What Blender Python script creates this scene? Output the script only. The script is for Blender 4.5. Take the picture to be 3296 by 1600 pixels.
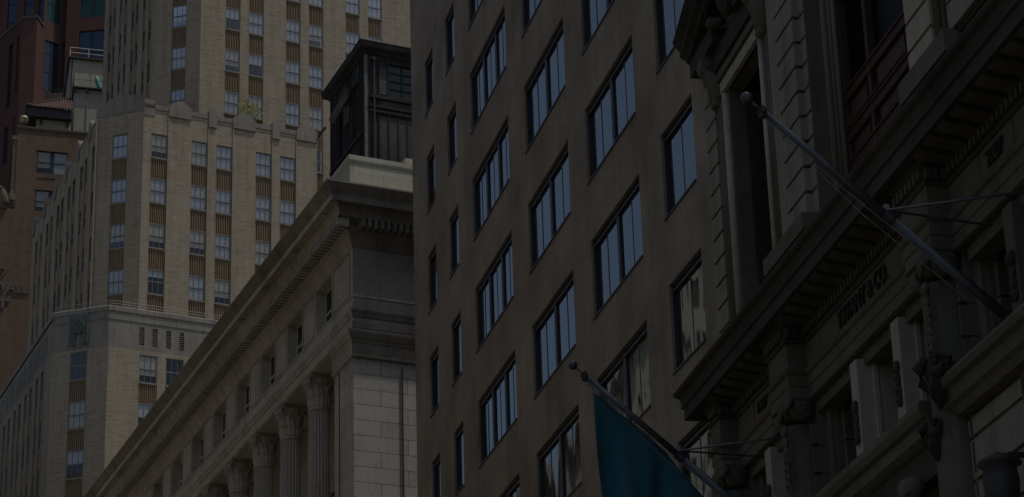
import bpy, math, random
from mathutils import Vector, Matrix
random.seed(7)
for o in list(bpy.data.objects): bpy.data.objects.remove(o)
S = bpy.context.scene
COL = S.collection
PI = math.pi
# ------------------------------------------------------------------ camera
cd = bpy.data.cameras.new('camera'); cam = bpy.data.objects.new('camera', cd); COL.objects.link(cam)
S.camera = cam
cd.sensor_width = 36.0; cd.lens = 36.0*6895.6/3296.0
cd.shift_x = (1648-1721.9)/3296.0; cd.shift_y = (1490.9-800)/3296.0
cd.clip_start = 0.5; cd.clip_end = 3000
PITCH, ROLL = .3238, -.0338
F = Vector((0, math.cos(PITCH), math.sin(PITCH))); U0 = Vector((0, -math.sin(PITCH), math.cos(PITCH))); R0 = Vector((1, 0, 0))
Rv = R0*math.cos(ROLL)+U0*math.sin(ROLL); Uv = -R0*math.sin(ROLL)+U0*math.cos(ROLL)
M = Matrix((Rv, Uv, -F)).transposed().to_4x4(); M.translation = Vector((0, 0, 1.7)); cam.matrix_world = M
# ------------------------------------------------------------------ sky, sun, exposure
SUN_AZ, SUN_EL = 104.0, 71.0
w = bpy.data.worlds.new("World"); S.world = w; w.use_nodes = True
nt = w.node_tree; nt.nodes.clear()
sk = nt.nodes.new('ShaderNodeTexSky'); sk.sky_type = 'NISHITA'; sk.sun_disc = False
sk.sun_elevation = math.radians(SUN_EL); sk.sun_rotation = math.radians(SUN_AZ); sk.dust_density = 3.0; sk.air_density = 1.0; sk.ozone_density = .7
bg = nt.nodes.new('ShaderNodeBackground'); bg.inputs[1].default_value = 0.12
wo = nt.nodes.new('ShaderNodeOutputWorld'); nt.links.new(sk.outputs[0], bg.inputs[0]); nt.links.new(bg.outputs[0], wo.inputs[0])
sd = bpy.data.lights.new('sun', 'SUN'); sd.energy = 2.6; sd.angle = math.radians(0.53); sd.color = (1.0, .95, .86)
sun = bpy.data.objects.new('sun', sd); COL.objects.link(sun)
sv = Vector((math.sin(math.radians(SUN_AZ))*math.cos(math.radians(SUN_EL)), math.cos(math.radians(SUN_AZ))*math.cos(math.radians(SUN_EL)), math.sin(math.radians(SUN_EL))))
sun.rotation_euler = sv.to_track_quat('Z', 'Y').to_euler(); sun.location = (0, 0, 150)
S.view_settings.view_transform = 'Standard'; S.view_settings.look = 'None'; S.view_settings.gamma = 1.0
S.view_settings.exposure = -0.85
S.render.engine = 'CYCLES'
S.cycles.max_bounces = 6; S.cycles.diffuse_bounces = 3; S.cycles.glossy_bounces = 3; S.cycles.transparent_max_bounces = 8
S.cycles.caustics_reflective = False; S.cycles.caustics_refractive = False
# ------------------------------------------------------------------ materials
def srgb(r, g, b):
    f = lambda c: ((c/255.0+.055)/1.055)**2.4 if c/255.0 > .04045 else c/255.0/12.92
    return (f(r), f(g), f(b), 1)
def mix(nt, fac, a, b, blend='MIX'):
    m = nt.nodes.new('ShaderNodeMix'); m.data_type = 'RGBA'; m.blend_type = blend
    for s, v in ((0, fac), (6, a), (7, b)):
        if hasattr(v, 'node'): nt.links.new(v, m.inputs[s])
        else: m.inputs[s].default_value = v
    return m.outputs[2]
def noise(nt, vec, scale, detail=4, rough=.6, sc=None):
    if sc:
        mp = nt.nodes.new('ShaderNodeMapping'); mp.inputs['Scale'].default_value = sc
        nt.links.new(vec, mp.inputs['Vector']); vec = mp.outputs[0]
    n = nt.nodes.new('ShaderNodeTexNoise'); n.inputs['Scale'].default_value = scale
    n.inputs['Detail'].default_value = detail; n.inputs['Roughness'].default_value = rough
    nt.links.new(vec, n.inputs['Vector']); return n.outputs['Fac']
def ramp(nt, v, p0, p1, c0=(0, 0, 0, 1), c1=(1, 1, 1, 1)):
    r = nt.nodes.new('ShaderNodeValToRGB'); r.color_ramp.elements[0].position = p0; r.color_ramp.elements[1].position = p1
    r.color_ramp.elements[0].color = c0; r.color_ramp.elements[1].color = c1
    nt.links.new(v, r.inputs[0]); return r.outputs[0]
def new_mat(name, rough=.85, spec=.3):
    m = bpy.data.materials.new(name); m.use_nodes = True; nt = m.node_tree
    b = nt.nodes['Principled BSDF']; b.inputs['Roughness'].default_value = rough; b.inputs['Specular IOR Level'].default_value = spec
    tc = nt.nodes.new('ShaderNodeTexCoord')
    return m, nt, b, tc
def stone(name, c1, c2, streak=.35, blotch=.5, bump=.15, rough=.9, stain=(.35, .33, .3, 1), joints=None, brick=None, spots=None):
    """weathered masonry: blotches, rain streaks that run down, optional joints (uv, metres)"""
    m, nt, b, tc = new_mat(name, rough)
    ob = tc.outputs['Object']; uv = tc.outputs['UV']
    big = noise(nt, ob, .35, 5, .6); fine = noise(nt, ob, 6, 4, .7)
    col = mix(nt, ramp(nt, big, .35, .68), c1, c2)
    col = mix(nt, ramp(nt, fine, .3, .7), col, (.8, .8, .8, 1), 'MULTIPLY'); 
    st = noise(nt, uv, 1.0, 5, .65, (2.2, .16, 1))
    col = mix(nt, ramp(nt, st, .48, .72, (0, 0, 0, 1), (streak,)*3+(1,)), col, mix(nt, 1.0, col, stain, 'MULTIPLY'))
    gr = noise(nt, ob, .9, 6, .75)
    col = mix(nt, ramp(nt, gr, .52, .75, (0, 0, 0, 1), (blotch,)*3+(1,)), col, mix(nt, 1.0, col, (.5, .48, .46, 1), 'MULTIPLY'))
    h = fine
    if joints:
        bw, rh, mo, jc = joints
        bt = nt.nodes.new('ShaderNodeTexBrick'); nt.links.new(uv, bt.inputs['Vector'])
        bt.inputs['Scale'].default_value = 1; bt.inputs['Brick Width'].default_value = bw; bt.inputs['Row Height'].default_value = rh
        bt.inputs['Mortar Size'].default_value = mo; bt.inputs['Mortar Smooth'].default_value = .2; bt.inputs['Bias'].default_value = 0
        bt.inputs['Color1'].default_value = (1, 1, 1, 1); bt.inputs['Color2'].default_value = (.86, .86, .85, 1); bt.inputs['Mortar'].default_value = (jc, jc, jc*.95, 1)
        col = mix(nt, 1.0, col, bt.outputs['Color'], 'MULTIPLY')
    if brick:
        ca, cb, cc = brick
        bt = nt.nodes.new('ShaderNodeTexBrick'); nt.links.new(uv, bt.inputs['Vector'])
        bt.inputs['Scale'].default_value = 1; bt.inputs['Brick Width'].default_value = .62; bt.inputs['Row Height'].default_value = .115
        bt.inputs['Mortar Size'].default_value = .012; bt.inputs['Mortar Smooth'].default_value = .4; bt.inputs['Bias'].default_value = -.1
        bt.inputs['Color1'].default_value = ca; bt.inputs['Color2'].default_value = cb; bt.inputs['Mortar'].default_value = cc
        h2 = noise(nt, uv, 1.0, 3, .6, (1.1, 8.5, 1)); h3 = noise(nt, uv, 1.0, 4, .7, (3.5, 9.5, 1))
        bc = mix(nt, ramp(nt, h2, .38, .66), bt.outputs['Color'], ca)
        bc = mix(nt, ramp(nt, h3, .56, .74), bc, cb)
        col = mix(nt, 1.0, mix(nt, .35, bc, col), mix(nt, ramp(nt, st, .4, .75, (0, 0, 0, 1), (streak,)*3+(1,)), (1, 1, 1, 1), stain), 'MULTIPLY')
        h = h2
    nt.links.new(col, b.inputs['Base Color'])
    bp = nt.nodes.new('ShaderNodeBump'); bp.inputs['Strength'].default_value = bump; bp.inputs['Distance'].default_value = .05
    nt.links.new(h, bp.inputs['Height']); nt.links.new(bp.outputs[0], b.inputs['Normal'])
    return m
def paint(name, c, rough=.6, metal=0, var=.25):
    m, nt, b, tc = new_mat(name, rough, .4)
    n = noise(nt, tc.outputs['Object'], 3, 5, .7)
    d = tuple(x*(1-var) for x in c[:3])+(1,)
    nt.links.new(mix(nt, ramp(nt, n, .35, .7), c, d), b.inputs['Base Color']); b.inputs['Metallic'].default_value = metal
    return m
def glassy(name, tint, refl_ior=1.6, wave=.02, wscale=.6, rough=.02, base=(.012, .014, .017, 1)):
    """dark window glass seen against an unlit room; old plate glass waves"""
    m, nt, b, tc = new_mat(name, rough, .5)
    b.inputs['Base Color'].default_value = base; b.inputs['IOR'].default_value = refl_ior
    b.inputs['Specular Tint'].default_value = tint
    oi = nt.nodes.new('ShaderNodeObjectInfo'); ad = nt.nodes.new('ShaderNodeVectorMath'); ad.operation = 'MULTIPLY_ADD'
    ad.inputs[1].default_value = (1, 1, 1); sc_ = nt.nodes.new('ShaderNodeVectorMath'); sc_.operation = 'SCALE'; sc_.inputs[0].default_value = (37, 11, 53)
    nt.links.new(oi.outputs['Random'], sc_.inputs['Scale']); nt.links.new(tc.outputs['Object'], ad.inputs[0]); nt.links.new(sc_.outputs[0], ad.inputs[2])
    if wave:
        n = noise(nt, ad.outputs[0], wscale, 2, .4, (1, 1, .3))
        bp = nt.nodes.new('ShaderNodeBump'); bp.inputs['Strength'].default_value = 1; bp.inputs['Distance'].default_value = wave
        nt.links.new(n, bp.inputs['Height']); nt.links.new(bp.outputs[0], b.inputs['Normal'])
    return m
def thin_glass(name):
    m = bpy.data.materials.new(name); m.use_nodes = True; nt = m.node_tree; nt.nodes.remove(nt.nodes['Principled BSDF'])
    fr = nt.nodes.new('ShaderNodeFresnel'); fr.inputs[0].default_value = 1.6
    t = nt.nodes.new('ShaderNodeBsdfTransparent'); t.inputs[0].default_value = (.97, .98, .98, 1)
    g = nt.nodes.new('ShaderNodeBsdfGlossy'); g.inputs['Roughness'].default_value = .02
    x = nt.nodes.new('ShaderNodeMixShader'); nt.links.new(fr.outputs[0], x.inputs[0]); nt.links.new(t.outputs[0], x.inputs[1]); nt.links.new(g.outputs[0], x.inputs[2])
    nt.links.new(x.outputs[0], nt.nodes['Material Output'].inputs[0]); return m
MT = {}
MT['L_brick'] = stone('tan_roman_brick', (.285, .235, .167, 1), (.335, .285, .208, 1), .3, .2, .2, brick=((.355, .305, .225, 1), (.148, .12, .082, 1), (.36, .33, .272, 1)))
MT['L_stone'] = stone('grey_limestone', (.22, .205, .175, 1), (.28, .26, .22, 1), .6, .5, stain=(.4, .4, .42, 1))
MT['terracotta'] = stone('ribbed_terracotta', (.26, .19, .125, 1), (.35, .28, .19, 1), .4, .5, .1, stain=(.6, .45, .35, 1))
MT['C_stone'] = stone('warm_limestone', (.54, .495, .40, 1), (.64, .59, .49, 1), .45, .35, joints=(3.4, .98, .012, .45))
MT['C_ashlar'] = stone('pale_ashlar', (.46, .45, .41, 1), (.51, .50, .46, 1), .25, .2, joints=(2.3, .65, .016, .35))
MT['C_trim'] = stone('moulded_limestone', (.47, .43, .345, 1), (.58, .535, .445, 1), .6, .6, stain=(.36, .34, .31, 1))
MT['C_dark'] = stone('soot_limestone', (.035, .032, .03, 1), (.06, .055, .05, 1), .6, .7)  # dentil gaps: recess shade put into the colour; incised lines share it
MT['C_cyma'] = stone('brown_stained_gutter_moulding', (.24, .205, .145, 1), (.38, .335, .25, 1), .7, .7, stain=(.4, .38, .33, 1))
MT['C_soot2'] = stone('blackened_end_cornice', (.20, .18, .15, 1), (.31, .285, .24, 1), .6, .6)  # darker copy of the trim, shade on the end face painted in
MT['C_soot'] = stone('rain_shadow_limestone', (.32, .30, .27, 1), (.39, .37, .335, 1), .4, .4, joints=(2.3, .98, .012, .72))  # the cornice's cast shadow on the end wall, put into the colour
MT['parapet'] = stone('cream_stone', (.50, .49, .40, 1), (.55, .54, .45, 1), .2, .15, joints=(2.6, .55, .012, .6))
MT['G_wall'] = stone('brown_rendered_wall', (.235, .19, .138, 1), (.39, .335, .245, 1), .7, .35, .05, stain=(.72, .68, .62, 1))  # broad pale mottling: weathering, plus bounced-sun patches put into the colour
MT['G_frame'] = paint('dark_bronze_frame', (.035, .035, .04, 1), .45)
MT['G_bar'] = paint('grey_mullion', (.13, .125, .13, 1), .5)
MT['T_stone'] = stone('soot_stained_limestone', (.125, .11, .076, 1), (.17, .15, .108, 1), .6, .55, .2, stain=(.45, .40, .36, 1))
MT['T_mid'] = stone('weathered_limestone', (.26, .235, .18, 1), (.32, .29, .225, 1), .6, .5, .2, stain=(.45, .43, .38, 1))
MT['T_soot'] = stone('sooty_limestone', (.09, .08, .058, 1), (.135, .12, .088, 1), .6, .5, .2, stain=(.5, .48, .42, 1))  # darker brown stone for dentils and modillions
MT['T_dark'] = stone('blackened_limestone', (.05, .046, .034, 1), (.085, .077, .055, 1), .5, .6, .2)  # dark stone; shade of cornice and joint gaps is put into this tone
MT['T_light'] = stone('cleaner_limestone', (.40, .355, .265, 1), (.48, .43, .33, 1), .3, .3, .15)  # pale stone; on the mullions it stands for bounced light
MT['T_letter'] = paint('dark_bronze_letter', (.03, .028, .024, 1), .5)
MT['wood'] = paint('red_brown_timber', (.075, .036, .025, 1), .6)
MT['room'] = paint('unlit_room', (.012, .012, .014, 1), .9)
MT['wall_in'] = paint('dim_plaster', (.10, .10, .10, 1), .9)
MT['win_frame'] = paint('brown_grey_window_frame', (.20, .175, .155, 1), .6)
MT['white_frame'] = paint('white_sash', (.62, .60, .54, 1), .6)
MT['blind'] = paint('pale_roller_blind', (.33, .37, .38, 1), .8, 0, .12)
MT['blind2'] = paint('cream_curtain', (.36, .36, .30, 1), .8, 0, .2)
MT['pane'] = thin_glass('clear_pane')
MT['G_glass'] = glassy('plate_glass', (.93, 1, .95, 1), 2.9, .02, .5)
MT['dark_glass'] = glassy('dark_blue_glass', (1, 1, 1, 1), 1.5, .0)
MT['sky_glass'] = glassy('old_sash_glass', (1, 1, 1, 1), 1.9, .0)
MT['dim_glass'] = glassy('dusty_dark_glass', (1, 1, 1, 1), 1.1, .0, rough=.2, base=(.006, .006, .006, 1))
MT['R_glass'] = glassy('navy_glass', (.7, .85, 1, 1), 1.6, .0, base=(.02, .035, .06, 1))
MT['green_glass'] = glassy('green_glass', (.7, 1, .9, 1), 1.5, .03, 1.0, base=(.015, .05, .045, 1))
MT['R_brick'] = stone('red_brick', (.13, .06, .048, 1), (.11, .055, .045, 1), .3, .2, .1, brick=((.125, .062, .05, 1), (.085, .05, .042, 1), (.11, .065, .055, 1)))
MT['B_brick'] = stone('mottled_brown_brick', (.16, .115, .08, 1), (.2, .14, .10, 1), .3, .3, .2, brick=((.20, .145, .10, 1), (.135, .055, .045, 1), (.17, .13, .10, 1)))
MT['B_trim'] = stone('buff_trim', (.17, .145, .11, 1), (.21, .18, .14, 1), .5, .4)
MT['stucco'] = stone('cream_stucco', (.40, .38, .30, 1), (.43, .41, .33, 1), .25, .15, .05)
MT['stucco2'] = stone('grey_stucco', (.38, .37, .33, 1), (.41, .40, .36, 1), .2, .1, .05)
MT['tile'] = stone('red_clay_tile', (.13, .08, .065, 1), (.11, .07, .06, 1), .4, .4, .1)
MT['iron'] = paint('black_iron', (.03, .03, .03, 1), .5)
MT['rail'] = paint('weathered_rail', (.22, .20, .18, 1), .5)
MT['steel'] = paint('grey_pole_metal', (.10, .108, .12, 1), .42, .5, .35)
MT['teal'] = paint('verdigris_bronze', (.12, .15, .14, 1), .7, 0, .35)
MT['tank'] = paint('teal_plastic', (.10, .34, .27, 1), .5)
MT['globe'] = paint('yellowed_globe_glass', (.42, .40, .26, 1), .35)
MT['W_black'] = stone('charred_black_cladding', (.018, .018, .02, 1), (.055, .05, .045, 1), .8, .6, .4, stain=(2.2, 2.0, 1.8, 1))
MT['W_panel'] = stone('dirty_grey_panel', (.05, .05, .05, 1), (.12, .115, .105, 1), .6, .6, .3)
MT['copper'] = paint('peeling_verdigris_strip', (.16, .17, .14, 1), .8, 0, .6)
MT['flag'] = paint('teal_cloth', (.012, .085, .11, 1), .85, 0, .12)
MT['asphalt'] = stone('asphalt', (.05, .05, .05, 1), (.065, .065, .063, 1), .1, .3)
MT['concrete'] = stone('paving', (.38, .36, .32, 1), (.44, .42, .38, 1), .1, .3, joints=(1.5, 1.5, .01, .5))
MT['white_line'] = paint('road_paint', (.7, .7, .68, 1), .7)
MT['O_stone'] = stone('pale_city_stone', (.55, .52, .46, 1), (.62, .59, .53, 1), .3, .3, joints=(2.0, .8, .01, .6))
MT['O_brick'] = stone('buff_city_brick', (.40, .31, .22, 1), (.45, .36, .26, 1), .3, .3)
# ------------------------------------------------------------------ mesh builder
class MB:
    def __init__(s): s.v = []; s.f = []
    def quad(s, a, b, c, d):
        n = len(s.v); s.v += [tuple(a), tuple(b), tuple(c), tuple(d)]; s.f.append((n, n+1, n+2, n+3))
    def poly(s, pts): n = len(s.v); s.v += [tuple(p) for p in pts]; s.f.append(tuple(range(n, n+len(pts))))
    def box(s, x0, x1, y0, y1, z0, z1, M=None):
        x0, x1 = min(x0, x1), max(x0, x1); y0, y1 = min(y0, y1), max(y0, y1); z0, z1 = min(z0, z1), max(z0, z1)
        c = [(x, y, z) for x in (x0, x1) for y in (y0, y1) for z in (z0, z1)]
        if M: c = [tuple(M(*p)) for p in c]
        n = len(s.v); s.v += c
        for q in ((0, 1, 3, 2), (4, 6, 7, 5), (0, 4, 5, 1), (2, 3, 7, 6), (0, 2, 6, 4), (1, 5, 7, 3)): s.f.append(tuple(n+i for i in q))
        return s
    def prism(s, pts, z0, z1, M=None, cap=True):
        """pts in xy extruded z0..z1, M maps (x,y,z)->point"""
        g = M or (lambda x, y, z: (x, y, z)); n = len(s.v); k = len(pts)
        s.v += [tuple(g(x, y, z0)) for x, y in pts]+[tuple(g(x, y, z1)) for x, y in pts]
        for i in range(k): j = (i+1) % k; s.f.append((n+i, n+j, n+k+j, n+k+i))
        if cap: s.f.append(tuple(n+i for i in range(k))[::-1]); s.f.append(tuple(n+k+i for i in range(k)))
        return s
    def rings(s, rings, cap=True, closed=True):
        n = len(s.v); k = len(rings[0])
        for r in rings: s.v += [tuple(p) for p in r]
        for a in range(len(rings)-1):
            for i in range(k if closed else k-1):
                j = (i+1) % k; s.f.append((n+a*k+i, n+a*k+j, n+(a+1)*k+j, n+(a+1)*k+i))
        if cap: s.f.append(tuple(n+i for i in range(k))[::-1]); s.f.append(tuple(n+(len(rings)-1)*k+i for i in range(k)))
        return s
    def tube(s, pts, rad, n=8, cap=True):
        pts = [Vector(p) for p in pts]; rs = rad if isinstance(rad, (list, tuple)) else [rad]*len(pts); R = []
        for i, p in enumerate(pts):
            d = (pts[min(i+1, len(pts)-1)]-pts[max(i-1, 0)]).normalized()
            a = d.cross(Vector((0, 0, 1)));
            if a.length < .05: a = d.cross(Vector((0, 1, 0)))
            a.normalize(); b = d.cross(a)
            R.append([p+a*math.cos(2*PI*j/n)*rs[i]+b*math.sin(2*PI*j/n)*rs[i] for j in range(n)])
        return s.rings(R, cap)
    def lathe(s, prof, cx, cy, n=24):
        return s.rings([[(cx+r*math.cos(2*PI*j/n), cy+r*math.sin(2*PI*j/n), z) for j in range(n)] for r, z in prof])
    def ball(s, c, r, n=14, m=8, sx=1, sy=1, sz=1):
        return s.rings([[(c[0]+sx*r*max(.02, math.sin(PI*i/m))*math.cos(2*PI*j/n), c[1]+sy*r*max(.02, math.sin(PI*i/m))*math.sin(2*PI*j/n), c[2]-sz*r*math.cos(PI*i/m)) for j in range(n)] for i in range(m+1)])
    def build(s, name, mat, parent=None, smooth=False, link=True):
        me = bpy.data.meshes.new(name); me.from_pydata(s.v, [], s.f); me.update()
        uvl = me.uv_layers.new(name='UVMap'); vs = me.vertices
        for p in me.polygons:
            n = p.normal
            if abs(n.z) > .75: t = Vector((1, 0, 0)); b = Vector((0, 1, 0))
            else: t = Vector((-n.y, n.x, 0)).normalized(); b = Vector((0, 0, 1))
            for li in p.loop_indices:
                c = vs[me.loops[li].vertex_index].co; uvl.data[li].uv = (c.dot(t), c.dot(b))
            p.use_smooth = smooth
        me.materials.append(MT[mat] if isinstance(mat, str) else mat)
        o = bpy.data.objects.new(name, me)
        if link: COL.objects.link(o)
        if parent: o.parent = parent
        return o
def tag(o, label=None, cat=None, group=None, kind=None):
    for k, v in (('label', label), ('category', cat), ('group', group), ('kind', kind)):
        if v: o[k] = v
    return o
def thing(name, loc, az=None, label=None, cat=None, group=None, parent_frame=None):
    o = bpy.data.objects.new(name, None); COL.objects.link(o); o.empty_display_size = .5
    o.location = (loc[0], loc[1], loc[2] if len(loc) > 2 else 0)
    if az is not None: o.rotation_euler = (0, 0, PI/2-az)
    return tag(o, label, cat, group)
class Frame:
    """street frame of a building: x away along the street, y out to the street, z up"""
    def __init__(s, ox, oy, az):
        s.o = Vector((ox, oy, 0)); s.az = az
        s.X = Vector((math.sin(az), math.cos(az), 0)); s.Y = Vector((-math.cos(az), math.sin(az), 0))
    def w(s, x, y, z=0): return s.o+s.X*x+s.Y*y+Vector((0, 0, z))
FT = Frame(5.59, 37.59, -.23); FG = Frame(4.20, 43.53, -.2774); FC = Frame(-7.11, 79.68, -.4262); FL = Frame(-29.11, 147.15, -.4567)
FB = Frame(-47.115, 178.90, math.radians(-16)); FR = Frame(0, 0, 0)
class Seg:
    """one straight stretch of wall; outward is to the left of p0->p1"""
    def __init__(s, p0, p1):
        s.p0 = Vector((p0[0], p0[1], 0)); d = Vector((p1[0]-p0[0], p1[1]-p0[1], 0)); s.L = d.length
        s.U = d/s.L; s.N = Vector((-s.U.y, s.U.x, 0)); s.rot = math.atan2(s.U.y, s.U.x)
    def pt(s, u, d, z): return s.p0+s.U*u+s.N*d+Vector((0, 0, z))
    def grid(s, mb, u0, u1, z0, z1, ops, rev=.2, back=False):
        us = sorted({u0, u1} | {min(max(o[k], u0), u1) for o in ops for k in (0, 1)})
        zs = sorted({z0, z1} | {min(max(o[k], z0), z1) for o in ops for k in (2, 3)})
        for i in range(len(us)-1):
            for j in range(len(zs)-1):
                a, b, c, d = us[i], us[i+1], zs[j], zs[j+1]
                if b-a < 1e-6 or d-c < 1e-6: continue
                m, n = (a+b)/2, (c+d)/2
                if any(o[0] < m < o[1] and o[2] < n < o[3] for o in ops): continue
                mb.quad(s.pt(a, 0, c), s.pt(b, 0, c), s.pt(b, 0, d), s.pt(a, 0, d))
        for o in ops:
            a, b, c, d = max(o[0], u0), min(o[1], u1), max(o[2], z0), min(o[3], z1); r = o[4] if len(o) > 4 else rev
            mb.quad(s.pt(a, 0, c), s.pt(a, -r, c), s.pt(a, -r, d), s.pt(a, 0, d))
            mb.quad(s.pt(b, -r, c), s.pt(b, 0, c), s.pt(b, 0, d), s.pt(b, -r, d))
            mb.quad(s.pt(a, 0, c), s.pt(b, 0, c), s.pt(b, -r, c), s.pt(a, -r, c))
            mb.quad(s.pt(a, -r, d), s.pt(b, -r, d), s.pt(b, 0, d), s.pt(a, 0, d))
    def place(s, o, u, d, z): o.location = s.pt(u, d, z); o.rotation_euler = (0, 0, s.rot)
    def M(s): return lambda x, y, z: s.pt(x, y, z)
def sweep(mb, path, prof, cap=True, a=0, b=None):
    """sweep a (projection, z) profile along a wall path, mitred at the corners; outward to the left"""
    P = [Vector((p[0], p[1], 0)) for p in path]; rows = []
    for i, p in enumerate(P):
        ns = []
        if i > 0: d = (P[i]-P[i-1]).normalized(); ns.append(Vector((-d.y, d.x, 0)))
        if i < len(P)-1: d = (P[i+1]-P[i]).normalized(); ns.append(Vector((-d.y, d.x, 0)))
        n = ns[0] if len(ns) == 1 else (ns[0]+ns[1])/(1+ns[0].dot(ns[1]))
        rows.append([p+n*q+Vector((0, 0, z)) for q, z in prof])
    mb.rings(rows[a:b], cap=cap, closed=True)
def copy_tree(o, parent=None):
    c = o.copy(); COL.objects.link(c)
    if parent is not None: c.parent = parent
    for ch in o.children: copy_tree(ch, c)
    return c
def text_mesh(name, txt, size, mat, parent, extr=.03, sx=1.0, bold=.0):
    cu = bpy.data.curves.new(name, 'FONT'); cu.body = txt; cu.size = size; cu.extrude = extr; cu.offset = bold
    t = bpy.data.objects.new(name, cu); COL.objects.link(t)
    me = bpy.data.meshes.new_from_object(t); bpy.data.objects.remove(t)
    me.materials.clear(); me.materials.append(MT[mat])
    o = bpy.data.objects.new(name, me); COL.objects.link(o); o.parent = parent; o.scale = (sx, 1, 1)
    return o
def place_text(o, seg_pt, rot): o.location = seg_pt; o.rotation_euler = (PI/2, 0, rot)

# ================================================================== THE SETTING: ground, road, pavements
def sheet(name, pts, z, mat, th=0):
    mb = MB()
    if th: mb.prism([(p[0], p[1]) for p in pts], z-th, z)
    else: mb.poly([(p[0], p[1], z) for p in pts])
    o = mb.build(name, mat); tag(o, kind='structure'); return o
sheet('ground', [(-2500, -2500), (2500, -2500), (2500, 2500), (-2500, 2500)], -.16, 'asphalt')
def strip(x0, x1, F, ya, yb): return [F.w(x0, ya)[:2], F.w(x1, ya)[:2], F.w(x1, yb)[:2], F.w(x0, yb)[:2]]
FST = Frame(4.2, 43.5, -.34)
sheet('road', strip(-80, 260, FST, 4.5, 19.5), -.155, 'asphalt')
sheet('pavement', strip(-80, 260, FST, .2, 4.5), 0, 'concrete', .15)
sheet('pavement', strip(-80, 260, FST, 19.5, 24), 0, 'concrete', .15)
for k in range(12):
    sheet('road_marking', strip(-30+k*9, -27+k*9, FST, 11.9, 12.05), -.150, 'white_line')

# ================================================================== window units
def sash_window(w, h, fm, rail=.07, cols=3, mid=.5, mun=.028, depth=.09):
    """double-hung sash: origin bottom left of the opening, x along, y out"""
    mb = MB(); r = rail
    mb.box(0, r, -depth, 0, 0, h); mb.box(w-r, w, -depth, 0, 0, h); mb.box(r, w-r, -depth, 0, 0, r); mb.box(r, w-r, -depth, 0, h-r, h)
    mb.box(r, w-r, -depth*.8, -.0, h*mid-.04, h*mid+.04)
    for k in range(1, cols):
        x = w*k/cols; mb.box(x-mun/2, x+mun/2, -depth*.7, -.02, r, h*mid-.035); mb.box(x-mun/2, x+mun/2, -depth*.6, -.015, h*mid+.035, h-r)
    return mb.build('window', fm, link=False)
def plate(name, w, h, y, z0, z1, mat, x0=.05):
    mb = MB(); mb.box(x0, w-x0, y-.012, y, z0, z1); return mb.build(name, mat, link=False)
class WinKit:
    def __init__(s, w, h, fm, sill_mat, cols=3, mid=.5, blinds=True):
        s.w, s.h = w, h; s.win = sash_window(w, h, fm, cols=cols, mid=mid)
        pm_ = MB(); pm_.quad((.05, -.035, .05), (w-.05, -.035, .05), (w-.05, -.035, h-.05), (.05, -.035, h-.05)); s.pane = pm_.build('pane', 'pane', link=False)
        s.blinds = [plate('blind', w, h, -.075, h*(1-f), h-.03, m) for f, m in ((.98, 'blind'), (.5, 'blind'), (.3, 'blind'), (.72, 'blind2'), (.98, 'blind2'), (.2, 'blind'))]
        mb = MB(); mb.box(-.0, w, -.05, .07, -.11, .0); s.sill = mb.build('sill', sill_mat, link=False)
        mb = MB(); mb.quad((-.05, -.6, -.1), (w+.05, -.6, -.1), (w+.05, -.6, h+.1), (-.05, -.6, h+.1)); s.room = mb.build('room_wall', 'wall_in', link=False)
    def put(s, parent, seg, u, d, z, blind=None, sill=True, label=None):
        o = s.win.copy(); COL.objects.link(o); o.parent = parent; seg.place(o, u, d, z)
        kids = [s.pane]
        if sill: kids.append(s.sill)
        b = random.choice([0, 0, 0, 0, 1, 3, 3, 4, 4, 0, 2, None]) if blind is None else blind
        if b is not None and b >= 0: kids.append(s.blinds[b])
        for k in kids: c = k.copy(); COL.objects.link(c); c.parent = o
        if label: o['label'] = label
        return o

# ================================================================== 1. TAN BRICK TOWER WITH SETBACKS (left and centre)
L = thing('office_tower', FL.w(0, 0), FL.az, 'tan brick tower with stepped setbacks and ribbed terracotta panels, behind the columned building', 'office tower')
Z0 = 30.0
class Unit: pass
brick = MB(); stonework = MB(); backing = MB()
front_win = WinKit(1.27, 2.0, 'win_frame', 'L_stone'); low_win = WinKit(1.36, 2.14, 'win_frame', 'L_stone')
def ribs(w, h, n=9):
    mb = MB()
    mb.box(0, w, -.24, -.20, 0, h)
    for k in range(n):
        x = w*(k+.5)/n; r = w/n*.30
        mb.prism([(x-r, -.20), (x+r, -.20), (x+r*.7, -.02), (x-r*.7, -.02)], .10, h-.06)
    mb.box(0, w, -.20, -.005, h-.06, h)
    for k in range(n): x = w*(k+.5)/n; mb.box(x-.045, x+.045, -.10, -.03, .0, .085)
    return mb
panel_cache = {}
def panel(parent, seg, u, d, z, w, h, name='spandrel_panel'):
    key = (round(w, 2), round(h, 2))
    if key not in panel_cache: panel_cache[key] = ribs(w, h).build('spandrel_panel', 'terracotta', link=False)
    o = panel_cache[key].copy(); COL.objects.link(o); o.parent = parent; seg.place(o, u, d, z); return o
rest_frames = MB(); rest_glass = MB(); rest_panels = MB()
nwin = [0]
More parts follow.
